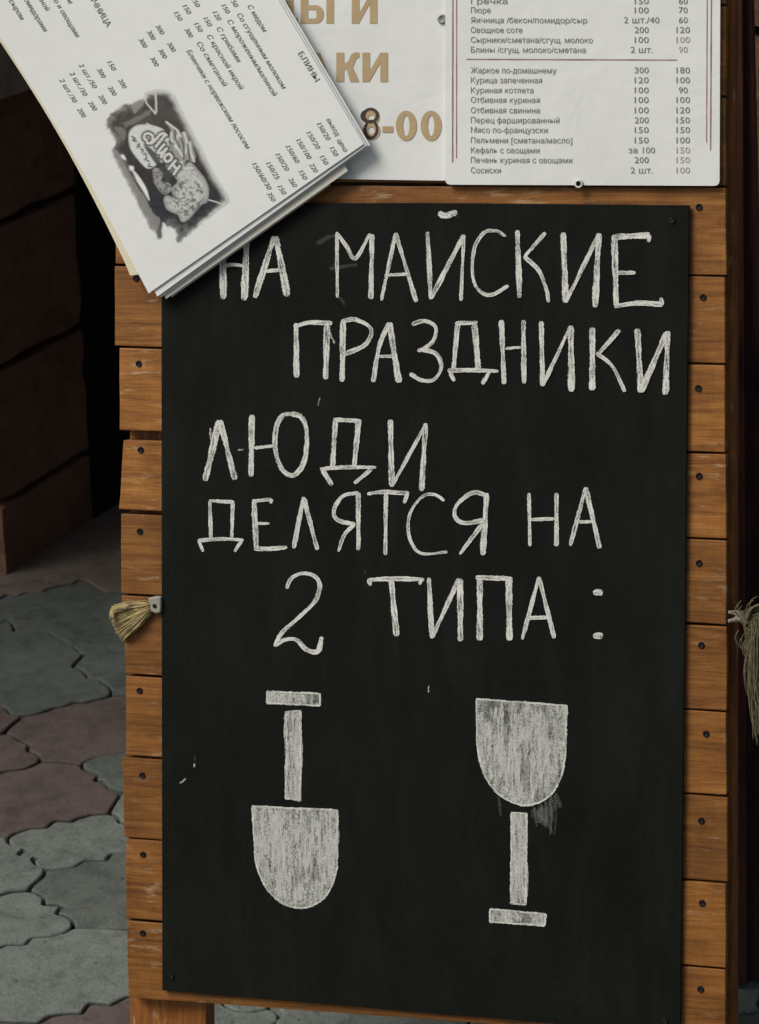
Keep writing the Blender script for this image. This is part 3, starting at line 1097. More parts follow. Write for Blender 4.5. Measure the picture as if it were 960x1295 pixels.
# ------------------------------------------------------------------ printed lettering
def glyphs(text, bold=0.0, shear=0.0):
    """outlines of a text, each contour filled by itself (with its holes) so that crossing strokes stay clean"""
    cu = bpy.data.curves.new('text_curve', 'FONT')
    cu.body = text
    cu.size = 1.0
    cu.offset = bold
    cu.shear = shear
    cu.resolution_u = 2
    cu.fill_mode = 'NONE'
    o = bpy.data.objects.new('text_curve', cu)
    COL.objects.link(o)
    dg = bpy.context.evaluated_depsgraph_get()
    me = bpy.data.meshes.new_from_object(o.evaluated_get(dg))
    P = [tuple(v.co[:2]) for v in me.vertices]
    nxt = {}
    for ed in me.edges:
        p, q = ed.vertices
        nxt.setdefault(p, []).append(q)
        nxt.setdefault(q, []).append(p)
    bpy.data.objects.remove(o)
    bpy.data.curves.remove(cu)
    bpy.data.meshes.remove(me)
    seen, loops = set(), []
    for st in sorted(nxt):
        if st in seen:
            continue
        loop, prev, cur = [st], None, st
        seen.add(st)
        # start towards the next higher index so that the contour keeps its own direction
        cand = st + 1 if st + 1 in nxt[st] else nxt[st][0]
        while cand is not None and cand != st:
            loop.append(cand)
            seen.add(cand)
            prev, cur = cur, cand
            cand = next((k for k in nxt[cur] if k != prev and (k not in seen or k == st)), None)
        if len(loop) > 2:
            ar = sum(P[loop[i - 1]][0] * P[loop[i]][1] - P[loop[i]][0] * P[loop[i - 1]][1] for i in range(len(loop))) / 2
            loops.append((ar, loop))
    if not loops:
        return np.zeros((0, 2)), [], np.zeros(0)
    loops.sort(key=lambda t: -abs(t[0]))
    groups = []
    for l in loops:
        host = None
        for gr in groups:
            if gr[0][0] * l[0] < 0 and all(inside(P[k], [P[i] for i in gr[0][1]]) for k in l[1][::3]):
                host = gr
        if host is None:
            groups.append([l])
        else:
            host.append(l)
    fs = []
    lev = np.zeros(len(P))
    for gi, gr in enumerate(groups):
        flat = [k for l in gr for k in l[1]]
        for k in flat:
            lev[k] = gi % 3
        for tri in tessellate_polygon([[Vector((*P[k], 0)) for k in l[1]] for l in gr]):
            fs.append(tuple(flat[k] for k in tri))
    return np.array(P), fs, lev


def put_text(bm, text, org, direction, height, z, width=None, align='L', proj=b, bold=0.012, shear=0.0, mi=0):
    """org: baseline start in photo pixels; direction: unit vector of reading; height: cap height in pixels"""
    vs, fs, lev = glyphs(text, bold, shear)
    if not len(vs):
        return
    k = height / 0.73
    x = vs[:, 0] * k
    y = vs[:, 1] * k
    w = x.max() - x.min()
    x = x - x.min()
    if width:
        x = x * width / w
        w = width
    if align == 'C':
        x = x - w / 2
    elif align == 'R':
        x = x - w
    d = np.array(direction, float)
    d = d / np.linalg.norm(d)
    up = np.array([d[1], -d[0]])
    bv = [bm.verts.new(proj(org[0] + d[0] * a + up[0] * c, org[1] + d[1] * a + up[1] * c, z + 0.00003 * l)) for a, c, l in zip(x, y, lev)]
    for f in fs:
        try:
            ff = bm.faces.new([bv[i] for i in f])
            ff.material_index = mi
        except ValueError:
            pass


def sheet_bm(outline, z, th, nx=1):
    bm = bmesh.new()
    prism(bm, [b(x, y, z)[:2] for x, y in outline], z - th, z)
    return bm


def rounded(c, r, n=4):
    """quad with rounded corners (pixels)"""
    out = []
    for i in range(4):
        p0, p1, p2 = np.array(c[i - 1], float), np.array(c[i], float), np.array(c[(i + 1) % 4], float)
        a = p1 + (p0 - p1) / np.linalg.norm(p0 - p1) * r
        d = p1 + (p2 - p1) / np.linalg.norm(p2 - p1) * r
        out += arc(a, p1, d, n)
    return out


# sheet with opening hours in gold
ZH = ZP + 0.0030
hours = build('hours_sheet', sheet_bm(rounded([(120, -270), (566, -280), (566, 228.5), (120, 222)], 5), ZH, 0.0022), M['laminate'], None, MB)
tag(hours, 'white laminated sheet with large gold letters and 8-00, half hidden by the hanging booklet', 'sheet')
G2 = lambda x, y: (360 + x * .22917, y * .22917)
bm = bmesh.new()
_gi = [0]


def gpoly(pts, mi=0):
    z = ZH + 0.0003 + 0.00001 * _gi[0]
    _gi[0] += 1
    vs = [bm.verts.new(b(*G2(*p), z)) for p in pts]
    f = bm.faces.new(vs)
    f.material_index = mi


def gring(cx, cy, rx, ry, t, mi=0, a0=0, a1=360, tx=None):
    tx = tx or t
    z = ZH + 0.0003 + 0.00001 * _gi[0]
    _gi[0] += 1
    n = 28
    prev = None
    for k in range(n + 1):
        a = math.radians(a0 + (a1 - a0) * k / n)
        ca, sa = math.cos(a), math.sin(a)
        o = bm.verts.new(b(*G2(cx + rx * ca, cy + ry * sa), z))
        i = bm.verts.new(b(*G2(cx + (rx - tx) * ca, cy + (ry - t) * sa), z))
        if prev:
            f = bm.faces.new((prev[0], o, i, prev[1]))
            f.material_index = mi
        prev = (o, i)


def bar(x0, y0, x1, y1):
    gpoly([(x0, y0), (x1, y0), (x1, y1), (x0, y1)])


# ОБЕДЫ И (what shows: Д's right leg, Ы, И)
bar(-20, -32, 50, -5); bar(10, -32, 50, 108); gpoly([(-95, 100), (72, 100), (72, 140), (60, 140), (60, 128), (-95, 128)])
bar(88, -32, 130, 130); bar(230, -32, 272, 130)
bar(130, 102, 175, 130); bar(130, 28, 175, 55); gring(172, 79, 44, 51, 28, 0, -90, 90, 40)
bar(370, -32, 412, 130); bar(470, -32, 511, 130); gpoly([(412, 70), (470, -30), (470, 20), (412, 124)])
build('printed_lettering', bm, [M['gold'], M['marker']], hours)
bm = bmesh.new()
# ЗАВТРАКИ
gpoly([(140, 290), (196, 290), (258, 452), (212, 452)]); gpoly([(150, 290), (178, 330), (120, 452), (74, 452)]); bar(130, 386, 220, 416)
bar(285, 290, 328, 452)
gpoly([(328, 350), (350, 340), (368, 300), (388, 288), (412, 290), (412, 316), (396, 322), (378, 366), (358, 384), (328, 384)])
gpoly([(340, 372), (372, 362), (412, 452), (362, 452)])
bar(429, 290, 470, 452); bar(528, 290, 569, 452); gpoly([(470, 388), (528, 292), (528, 344), (470, 446)])
build('printed_lettering', bm, [M['gold'], M['marker']], hours)
bm = bmesh.new()
# 8-00
gring(478, 650, 46, 42, 27, 0, 0, 360, 30); gring(478, 722, 50, 50, 30, 0, 0, 360, 32)
bar(540, 697, 599, 732)
gring(671, 694, 58, 84, 28, 0, 0, 360, 40); gring(808, 694, 58, 84, 28, 0, 0, 360, 40)
bar(330, 612, 372, 776); gpoly([(290, 650), (330, 612), (345, 640), (300, 680)])
# the 8 gone over by hand in brown marker
gring(475, 638, 47, 44, 17, 1, 0, 360, 19); gring(478, 714, 40, 54, 15, 1, 0, 360, 15)
gring(470, 640, 52, 40, 8, 1, 60, 250, 8); gring(472, 722, 38, 48, 12, 1, 20, 200, 12)
build('printed_lettering', bm, [M['gold'], M['marker']], hours)
build('screw', screw_bm(b(559, 24, ZH + 0.0006), 6 * PX, 0.0016), [M['zinc'], M['zinc']], hours)

# price list
ZM = ZP + 0.0062
menu = build('menu_sheet', sheet_bm(rounded([(563.5, -290), (912, -296), (910, 235), (563, 233.5)], 7), ZM, 0.0024), M['laminate'], None, MB)
tag(menu, 'white laminated price list with small dark print and violet rules, screwed above the chalkboard', 'menu')
bN, bW, bP = bmesh.new(), bmesh.new(), bmesh.new()
ROWS = [(1, 'Гречка', 641, '150', '60', 0), (12.5, 'Пюре', 620, '100', '70', 0), (25, 'Яичница /бекон/помидор/сыр', 742, '2 шт./40', '60', 0),
        (37.5, 'Овощное соте', 660, '200', '120', 1), (50, 'Сырники/сметана/сгущ. молоко', 749, '100', '100', 2), (62.5, 'Блины /сгущ. молоко/сметана', 740, '2 шт.', '90', 2),
        (88.5, 'Жаркое по-домашнему', 703, '300', '180', 0), (101, 'Курица запеченная', 685, '120', '100', 0), (113.7, 'Куриная котлета', 674, '100', '90', 0),
        (126, 'Отбивная куриная', 682, '100', '100', 0), (139, 'Отбивная свинина', 682, '100', '120', 0), (151.6, 'Перец фаршированный', 707, '200', '150', 0),
        (164, 'Мясо по-французски', 692, '150', '150', 0), (177, 'Пельмени [сметана/масло]', 723, '150', '100', 0), (189.6, 'Кефаль с овощами', 682, 'за 100', '150', 2),
        (202, 'Печень куриная с овощами', 723, '200', '150', 2), (215, 'Сосиски', 633, '2 шт.', '100', 2)]
for y, name, x1, wgt, price, pale in ROWS:
    put_text(bN, name, (595.5, y + 4.0), (1, 0.003), 7.6, ZM + 0.0004, width=x1 - 595, bold=0.010)
    put_text(bW, wgt, (811.5, y + 4.2), (1, 0.003), 8.2, ZM + 0.0004, width=len(wgt) * 5.6 + (1 if len(wgt) < 5 else 0), align='C', bold=0.010)
    put_text(bP, price, (864, y + 4.2), (1, 0.003), 8.2, ZM + 0.0004, width=len(price) * 5.7, align='C', bold=0.008, mi=1 if pale == 2 else 0)
for r in range(20):        # rows further up the sheet
    y = -13 - r * 12.6
    if r in (5, 13):
        continue
    nm = ROWS[(r * 5 + 3) % 17]
    put_text(bN, nm[1], (595.5, y + 4), (1, 0.003), 7.6, ZM + 0.0004, width=nm[2] - 595, bold=0.02)
    put_text(bW, nm[3], (811.5, y + 4.2), (1, 0.003), 8.2, ZM + 0.0004, align='C', bold=0.02)
    put_text(bP, nm[4], (864, y + 4.2), (1, 0.003), 8.2, ZM + 0.0004, align='C', bold=0.02)
build('dish_names', bN, [M['ink'], M['ink_pale']], menu)
build('portion_column', bW, [M['ink'], M['ink_pale']], menu)
build('price_column', bP, [M['ink'], M['ink_pale']], menu)
bm = bmesh.new()


def rule(p, q, w, z):
    ribbon(bm, [p, q], w, z, 0.02, taper=False)


rule((573, -270), (572.3, 205), 1.6, ZM + 0.0004); rule((577.6, -270), (577.2, 200), 1.1, ZM + 0.0004)
rule((895.5, -270), (893.5, 180), 1.1, ZM + 0.0004); rule((901, -270), (898.5, 190), 1.5, ZM + 0.0004)
rule((590, 74.8), (856, 75.8), 1.3, ZM + 0.0004)
build('border_rules', bm, M['violet'], menu)
bm = screw_bm(b(732, 232.5, ZM + 0.0006), 5.5 * PX, 0.0018)
build('screw', bm, [M['washer'], M['screw']], menu)

# ------------------------------------------------------------------ hanging booklet
ZB = 0.012
book = empty('menu_booklet', MB)
tag(book, 'stack of white menu pages with a dark emblem aslant over the top of the sign', 'booklet')
UD = np.array([0.523, 0.852]); UD = UD / np.linalg.norm(UD)
VD = np.array([-UD[1], UD[0]])


def bend(px, py, z, k=1.0):
    """pages bow gently towards the viewer along the free bottom edge and the left side"""
    a = (np.array([px, py]) - np.array([188, 371])) @ UD          # 0 at free edge, negative up the page
    c = (np.array([px, py]) - np.array([188, 371])) @ (-VD)       # 0 at left edge
    lift = 0.0035 * math.exp(-((a / 210.0) ** 2)) + 0.0015 * math.exp(-((c / 110.0) ** 2))
    return b(px, py, z + lift * k)


def page(name, quad, z, mat, th=0.00028, bow=0.0, round_bl=0.0, k_=1.0):
    """quad: top-left, bottom-left, bottom-right, top-right in pixels"""
    tl, bl, br, tr = [np.array(q, float) for q in quad]
    n, mI = 18, 14
    bm = bmesh.new()
    top, bot = [], []
    for i in range(n + 1):
        s = i / n
        rowt, rowb = [], []
        for j in range(mI + 1):
            t = j / mI
            p = (tl * (1 - s) + bl * s) * (1 - t) + (tr * (1 - s) + br * s) * t
            p = p + VD * (-bow) * math.sin(math.pi * min(1, s)) * (1 - t) ** 2
            if round_bl:
                k = max(0.0, (s - 0.93) / 0.07) * max(0.0, (0.06 - t) / 0.06)
                p = p - UD * round_bl * k
            rowt.append(bm.verts.new(bend(p[0], p[1], z, k_)))
            rowb.append(bm.verts.new(bend(p[0], p[1], z - th, k_)))
        top.append(rowt); bot.append(rowb)
    for i in range(n):
        for j in range(mI):
            f = bm.faces.new((top[i][j], top[i + 1][j], top[i + 1][j + 1], top[i][j + 1])); f.smooth = True
            f = bm.faces.new((bot[i][j], bot[i][j + 1], bot[i + 1][j + 1], bot[i + 1][j])); f.smooth = True
    for i in range(n):
        bm.faces.new((top[i][0], bot[i][0], bot[i + 1][0], top[i + 1][0]))
        bm.faces.new((top[i][mI], top[i + 1][mI], bot[i + 1][mI], bot[i][mI]))
    for j in range(mI):
        bm.faces.new((top[0][j], top[0][j + 1], bot[0][j + 1], bot[0][j]))
        bm.faces.new((top[n][j], bot[n][j], bot[n][j + 1], top[n][j + 1]))
    bm.normal_update()
    for e in bm.edges:
        if len(e.link_faces) == 2 and e.calc_face_angle(0) > 0.6:
            e.smooth = False
    return build(name, bm, mat, book)


page('cover', [(-35, 1), (170, 357), (420, 190), (225, -180)], ZB - 0.0075, M['cover'], 0.0007, bow=10, round_bl=10)
page('page', [(5, 0), (217, 376), (418, 234), (215, -170)], ZB - 0.0060, M['page_edge'], k_=0.25, bow=7)
page('page', [(2, 0), (210, 378), (440, 216), (225, -175)], ZB - 0.0044, M['page_edge'], k_=0.6, bow=7)
page('page', [(-10, 0), (204, 376), (468, 183.5), (250, -186)], ZB - 0.0028, M['page'], k_=0.55, bow=7)
page('page', [(-18, 0), (199, 375), (464, 184), (247, -186)], ZB - 0.0014, M['page'], k_=0.9, bow=7)
top_page = page('page', [(-31, 0), (188, 371), (460, 182), (243, -185)], ZB, M['page'], bow=7)
top_page['label'] = 'top page with printed lines and a dark emblem'

bm = bmesh.new()
ZT = ZB + 0.0004


def bt(text, x, y, h=7.0, width=None, bold=0.006, shear=0.25):
    put_text(bm, text, (x, y), UD, h, ZT, width, proj=bend, bold=bold, shear=shear)


C6 = lambda x, y: (200 + x * .29167, y * .29167)
bt('БЛИНЫ', 376.5, 68, 7.5, 42, 0.015, 0)
for text, x, y, w in (('С медом', 386, 28, 39), ('Со сгущенным молоком', 340, 64, 111), ('С мороженым/малиной', 298, 92, 112), ('С грибами', 252, 124, 51),
                      ('С красной икрой', 210, 157, 80), ('Со сметаной', 166, 188, 65), ('Блинчики с норвежским лососем', 121, 222, 146)):
    px, py = C6(x, y)
    bt(text, px, py, 6.6, w)
build('dish_names', bm, M['ink_book'], book)
bm = bmesh.new()
# weights and prices at the free edge
C8 = lambda x, y: (290 + x * .19792, 130 + y * .19792)
for (x, y, t, x2, y2, t2) in ((616, 108, 'выход', 686, 240, 'цена'), (556, 136, '150/20', 638, 290, '150'), (490, 192, '150/20', 575, 345, '150'),
                              (424, 240, '150/100', 508, 395, '220'), (358, 282, '150/60', 440, 440, '150'), (292, 332, '150/20', 374, 488, '260'),
                              (232, 388, '150/25', 305, 536, '150'), (142, 392, '150/60/30', 238, 580, '350')):
    bt(t, *C8(x, y), 6.6, 25 if len(t) < 7 else (29 if len(t) < 9 else 39))
    bt(t2, *C8(x2, y2), 6.6, 13 if t2 != 'цена' else 18)
build('price_column', bm, M['ink_book'], book)
bm = bmesh.new()
# columns of the neighbouring sections
for x, y, t in ((66, 56, '150'), (104, 26, '150'), (142, -4, '150'), (112, 128, '300'), (154, 104, '150'), (194, 80, '150'), (234, 54, '120'), (272, 24, '150'), (308, -4, '150')):
    bt(t, *C6(x, y), 6.4, 13)
C5 = lambda x, y: (x * .25, y * .25)
for x, y, t in ((698, 200, '300'), (740, 160, '300'), (784, 132, '300'), (756, 294, '300'), (798, 254, '300'), (842, 220, '300'), (540, 315, '150'), (488, 352, '300'),
                (594, 405, '200'), (543, 442, '200'), (495, 485, '200'), (443, 518, '200'), (388, 552, '200')):
    bt(t, *C5(x, y), 6.4, 13.5)
for x, y, t, w in ((396, 328, '2 шт./50', 36), (350, 370, '2 шт./30', 35), (298, 404, '2 шт./30', 35)):
    bt(t, *C5(x, y), 6.4, w)
build('price_column', bm, M['ink_book'], book)
bm = bmesh.new()
for x1, y1, t, w in ((540, 138, 'ЯИЧНИЦА', 52), (385, 192, 'С зеленью и овощами', 96), (222, 164, 'С помидорами', 62), (105, 104, 'С сыром', 38), (232, 58, 'С ветчиной', 48), (350, 22, 'С беконом', 44)):
    ex, ey = C5(x1, y1)
    bt(t, ex - UD[0] * w, ey - UD[1] * w, 7.6 if t == 'ЯИЧНИЦА' else 6.6, w, 0.012 if t == 'ЯИЧНИЦА' else 0.006, 0 if t == 'ЯИЧНИЦА' else 0.25)
build('dish_names', bm, M['ink_book'], book)

# emblem: printed picture, one colour per fine cell
Z6 = lambda x, y: (120 + x * .1875, 100 + y * .1875)


def poly_sdf(P, poly):
    poly = [poly[-1]] + list(poly) + [poly[0]]
    poly = catmull(poly, 14.0)
    poly = np.array(poly, float)
    d = np.full(len(P), 1e9)
    ins = np.zeros(len(P), bool)
    for i in range(len(poly)):
        a, e = poly[i - 1], poly[i]
        ab = e - a
        t = np.clip(((P - a) @ ab) / (ab @ ab + 1e-9), 0, 1)
        d = np.minimum(d, np.linalg.norm(P - a - t[:, None] * ab, axis=1))
        cond = (a[1] > P[:, 1]) != (e[1] > P[:, 1])
        xi = (e[0] - a[0]) * (P[:, 1] - a[1]) / (e[1] - a[1] + 1e-12) + a[0]
        ins ^= cond & (P[:, 0] < xi)
    return np.where(ins, -d, d)


def line_sdf(P, pts):
    pts = np.array(catmull(pts, 8.0))
    d = np.full(len(P), 1e9)
    for i in range(len(pts) - 1):
        a, e = pts[i], pts[i + 1]
        ab = e - a
        t = np.clip(((P - a) @ ab) / (ab @ ab + 1e-9), 0, 1)
        d = np.minimum(d, np.linalg.norm(P - a - t[:, None] * ab, axis=1))
    return d


def sstep(x, a, c):
    t = np.clip((x - a) / (c - a), 0, 1)
    return t * t * (3 - 2 * t)


NU, NV = 190, 155
ou = np.array([232.0, 60.0])
us, vsx = np.meshgrid(np.linspace(-35, 1120, NU), np.linspace(-590, 340, NV), indexing='ij')
base6 = np.array([330.0, 60.0])
P6 = base6 + us[..., None] * UD + vsx[..., None] * VD * -1.0
P6 = P6.reshape(-1, 2)


def vnoise(P, s, seed):
    r = np.random.default_rng(seed).random((64, 64))
    q = P / s
    i = np.floor(q).astype(int)
    fr = q - i
    fr = fr * fr * (3 - 2 * fr)
    g = lambda a, c: r[(i[:, 0] + a) % 64, (i[:, 1] + c) % 64]
    return (g(0, 0) * (1 - fr[:, 0]) + g(1, 0) * fr[:, 0]) * (1 - fr[:, 1]) + (g(0, 1) * (1 - fr[:, 0]) + g(1, 1) * fr[:, 0]) * fr[:, 1]


white = np.array([0.76, 0.79, 0.775])
colr = np.tile(white, (len(P6), 1))
alpha = np.zeros(len(P6))


def lay(mask, c, inkmask=True):
    global colr, alpha
    c = np.array(c)
    colr = colr * (1 - mask[:, None]) + c * mask[:, None]
    if inkmask:
        alpha = np.maximum(alpha, mask)


BG = [(70, 300), (110, 240), (200, 180), (330, 130), (345, 90), (430, 65), (500, 80), (545, 120), (600, 230), (700, 420), (800, 620), (905, 800), (885, 850), (780, 930),
      (650, 1020), (560, 1100), (540, 1020), (480, 990), (440, 1080), (400, 1030), (350, 940), (290, 820), (230, 700), (170, 580), (120, 480), (140, 430), (105, 370)]
nz = vnoise(P6, 34, 1) * 0.6 + vnoise(P6, 14, 2) * 0.4
dbg = poly_sdf(P6, BG) + (nz - 0.5) * (34 - 24 * np.clip(sstep(P6[:, 0] - 0.52 * P6[:, 1], 150, 420), 0, 1))
right = sstep(P6[:, 0] - 0.52 * P6[:, 1], 150, 420)
bgm = np.where(True, 1 - sstep(dbg, -46 * right - 10, 8), 0)
bgt = 0.055 + 0.11 * (vnoise(P6, 75, 3) - 0.38) * (1 - sstep(P6[:, 1], 250, 480)) + 0.03 * (vnoise(P6, 22, 4) - 0.5)
bgt = np.clip(bgt - 0.022 * sstep(P6[:, 1], 300, 800), 0.010, 0.3)
bgc = bgt[:, None] * np.where(P6[:, 1:2] > 760, np.array([0.86, 0.98, 1.35]), np.array([1.06, 1.0, 0.88]))
bgc = bgc * 0.62 + (0.17 * sstep(dbg + (nz - .5) * 30, -75, 5) ** 1.5)[:, None] * np.array([1.0, 0.98, 0.9])
colr = colr * (1 - bgm[:, None]) + bgc * bgm[:, None]
# pale wash of shapes at upper left and left flank
for poly, c, s in (([(240, 170), (330, 130), (320, 190), (260, 240)], (0.30, 0.30, 0.265), 12), ([(130, 330), (200, 330), (215, 400), (180, 420)], (0.22, 0.21, 0.18), 14),
                   ([(180, 300), (260, 260), (380, 200), (370, 240), (280, 300), (200, 330)], (0.20, 0.19, 0.165), 10),
                   ([(112, 470), (165, 500), (225, 610), (285, 720), (345, 800), (385, 890), (440, 950), (405, 1040), (330, 930), (235, 740), (155, 590)], (0.27, 0.27, 0.26), 8)):
    lay((1 - sstep(poly_sdf(P6, poly) + (nz - .5) * 20, -s, 4)) * 0.8, c)
PLAQUE = [(228, 410), (236, 350), (285, 312), (360, 308), (440, 328), (488, 368), (500, 440), (470, 560), (430, 560), (400, 590), (350, 602), (285, 535), (240, 470)]
lay(1 - sstep(poly_sdf(P6, PLAQUE), -5, 5), (0.72, 0.745, 0.72))
LION = [(500, 440), (540, 560), (590, 600), (640, 560), (700, 620), (745, 680), (768, 750), (755, 830), (725, 840), (690, 880), (625, 950), (585, 962), (560, 915), (490, 880), (465, 810), (490, 785),
        (530, 800), (520, 740), (560, 690), (520, 640), (480, 600)]
lay(1 - sstep(poly_sdf(P6, LION), -6, 6), (0.55, 0.57, 0.55))
lm_ = 1 - sstep(poly_sdf(P6, LION), -6, 6)
lay(lm_ * (1 - sstep(-poly_sdf(P6, LION), 4, 38)) * 0.55, (0.22, 0.225, 0.22))
lay(lm_ * (1 - sstep(np.abs(vnoise(P6, 30, 21) - 0.5), 0.02, 0.08)) * 0.5, (0.16, 0.165, 0.16))
MANE = [(478, 285), (530, 320), (575, 365), (612, 350), (640, 420), (652, 400), (665, 470), (682, 530), (655, 560), (620, 545), (590, 610), (545, 560), (520, 480), (500, 400), (512, 350)]
lay((1 - sstep(poly_sdf(P6, MANE), -8, 5)) * 0.9, (0.36, 0.37, 0.35))
for ln in ([(482, 290), (530, 325), (560, 350), (575, 385)], [(515, 360), (520, 410), (550, 470)], [(560, 380), (550, 440), (590, 520)], [(600, 360), (620, 430), (610, 500)], [(640, 430), (650, 500), (670, 555)], [(585, 560), (600, 600), (660, 600)]):
    lay(1 - sstep(line_sdf(P6, ln), 4, 10), (0.62, 0.64, 0.62))
for ln in ([(540, 345), (545, 400), (570, 460)], [(585, 400), (600, 460), (600, 540)], [(625, 440), (635, 500), (640, 545)], [(500, 420), (530, 440)]):
    lay((1 - sstep(line_sdf(P6, ln), 3, 9)) * 0.85, (0.07, 0.07, 0.065))
FACE = [(520, 770), (570, 700), (640, 670), (700, 700), (740, 760), (715, 850), (640, 930), (580, 950), (540, 880)]
fm = 1 - sstep(poly_sdf(P6, FACE), -8, 6)
tex = np.abs(vnoise(P6, 24, 8) - 0.5) * 2 * 0.6 + np.abs(vnoise(P6, 13, 9) - 0.5) * 2 * 0.4
lay(fm * (1 - sstep(tex, 0.14, 0.36)) * 0.85, (0.09, 0.092, 0.088))
PAW = [(390, 610), (430, 600), (460, 640), (450, 690), (500, 700), (520, 745), (470, 780), (430, 745), (400, 700)]
lay((1 - sstep(poly_sdf(P6, PAW), -6, 5)) * 0.9, (0.34, 0.35, 0.34))
lay((1 - sstep(poly_sdf(P6, PAW), -6, 5)) * (1 - sstep(np.abs(vnoise(P6, 20, 12) - .5), 0.05, 0.13)) * 0.8, (0.06, 0.06, 0.06))
SHADE = [(385, 470), (470, 590), (520, 640), (500, 690), (470, 680), (450, 620), (400, 560), (340, 470), (330, 440)]
lay((1 - sstep(poly_sdf(P6, SHADE), -8, 6)) * 0.95, (0.045, 0.047, 0.047))
for poly in ([(250, 608), (300, 660), (350, 745), (368, 820), (335, 770), (285, 690)], [(172, 515), (195, 510), (210, 545), (190, 540)], [(230, 585), (262, 590), (258, 620), (236, 612)], [(460, 965), (490, 1010), (478, 1060), (450, 1030)], [(90, 410), (140, 420), (125, 460), (95, 455)]):
    lay(1 - sstep(poly_sdf(P6, poly), -4, 5), white)
for ln, w in (([(405, 75), (412, 140), (414, 220)], 7), ([(335, 118), (352, 165), (385, 205), (410, 235)], 6), ([(770, 815), (820, 830), (880, 850)], 5), ([(350, 300), (390, 320)], 6)):
    lay(1 - sstep(line_sdf(P6, ln), w * .5, w * 1.3), (0.60, 0.61, 0.58))
# the lettering of the emblem, white with a dark edge
LETT = [[(350, 412), (334, 402), (335, 378), (358, 366), (384, 378), (392, 405), (376, 432), (352, 430)], [(380, 432), (410, 410), (438, 376), (462, 366), (482, 378)], [(474, 376), (440, 420), (412, 455)],
        [(468, 440), (442, 470), (424, 496)], [(426, 494), (450, 500), (482, 470)], [(484, 468), (458, 505), (446, 526)],
        [(505, 505), (482, 510), (468, 535), (482, 556), (508, 548), (520, 524), (505, 505)],
        [(545, 550), (518, 580), (500, 606)], [(572, 588), (548, 618), (534, 640)], [(526, 572), (552, 608)]]
dl = np.min([line_sdf(P6, l) for l in LETT], axis=0)
lay(1 - sstep(dl, 12, 30), (0.04, 0.04, 0.04))
lay(1 - sstep(dl, 7, 11), (0.64, 0.66, 0.63))
SMALL = [[(250, 388), (272, 402), (256, 412), (280, 420)], [(290, 440), (302, 456)], [(300, 436), (286, 462)], [(310, 472), (326, 478), (318, 494)], [(328, 508), (342, 500), (346, 522)], [(350, 530), (336, 546)], [(370, 572), (360, 588), (384, 590)], [(352, 548), (366, 556)]]
ds = np.min([line_sdf(P6, l) for l in SMALL], axis=0)
lay(1 - sstep(ds, 3, 8), (0.12, 0.12, 0.115))
use = np.linalg.norm(colr - white, axis=1) > 0.035
bm = bmesh.new()
cl = bm.loops.layers.float_color.new('print')
grid = {}
alpha_keep = (dbg < 40)
idx = np.arange(len(P6)).reshape(NU, NV)
for i in range(NU - 1):
    for j in range(NV - 1):
        ids = (idx[i, j], idx[i + 1, j], idx[i + 1, j + 1], idx[i, j + 1])
        if not any(use[k] for k in ids):
            continue
        vv = []
        for k in ids:
            if k not in grid:
                x, y = Z6(*P6[k])
                grid[k] = bm.verts.new(bend(x, y, ZB + 0.00012))
            vv.append(grid[k])
        f = bm.faces.new(vv)
        f.smooth = True
        for lp, k in zip(f.loops, ids):
            lp[cl] = (*colr[k], min(1.0, max(0.0, (np.linalg.norm(colr[k] - white) - 0.03) * 5)))
m, nt, bs = new_mat('emblem_print')
at = nd(nt, 'ShaderNodeVertexColor', layer_name='print')
nt.links.new(at.outputs['Color'], bs.inputs['Base Color'])
nt.links.new(at.outputs['Alpha'], bs.inputs['Alpha'])
bs.inputs['Roughness'].default_value = 0.36
bs.inputs['Specular IOR Level'].default_value = 0.42
em = build('emblem', bm, m, book)
em['label'] = 'dark grey printed emblem with a lion and white script lettering'

# ------------------------------------------------------------------ straw tassel nailed to the left edge
strawt = empty('straw_tassel', MB)
tag(strawt, 'bunch of yellow straw nailed by a white tab to the sign edge', 'straw bunch')
bm = bmesh.new()
ends = [np.array(p) for p in ((150, 766), (143, 769.5), (140.5, 775), (141, 783), (144, 791), (148, 798), (152, 804), (156, 808.5), (161, 804), (168, 798))]
starts0, starts1 = np.array([186.5, 760.5]), np.array([191, 777])
for k in range(210):
    t = (k + rng.uniform(0, 1)) / 210
    ft = t * (len(ends) - 1)
    i = min(int(ft), len(ends) - 2)
    e = ends[i] + (ends[i + 1] - ends[i]) * (ft - i)
    s = starts0 + (starts1 - starts0) * (0.1 + 0.85 * t) + rng.normal(0, 1.3, 2)
    e = e + rng.normal(0, 1.2, 2)
    mid = (s + e) / 2 + np.array([0, -2.5 + 4 * t]) + rng.normal(0, 0.8, 2)
    zt = ZP + 0.002 + 0.008 * rng.uniform(0.1, 1) * math.sin(math.pi * (0.15 + 0.7 * t))
    pts = [s, (s + mid) / 2, mid, (mid + e) / 2 + rng.normal(0, .5, 2), e]
    path = catmull(pts, 5.0)
    P3 = [b(q[0], q[1], zt * (0.6 + 0.5 * math.sin(math.pi * min(1, j / len(path)))) + ZP * 0.2) for j, q in enumerate(path)]
    tube(bm, P3, rng.uniform(0.0003, 0.00065), 4)
for k in range(10):   # straws folded back at the end
    t = rng.uniform(0, 0.35)
    o = np.array([148, 767]) + np.array([-7, 8]) * t + rng.normal(0, .6, 2)
    path = catmull([o + np.array([16, -1]), o + np.array([5, -1.2]), o + np.array([-3, 2.2]), o + np.array([-6, 7]), o + np.array([-4, 15])], 3.0)
    tube(bm, [b(q[0], q[1], ZP + 0.011) for q in path], 0.0008, 5)
build('straw', bm, M['straw'], strawt)
bm = bmesh.new()
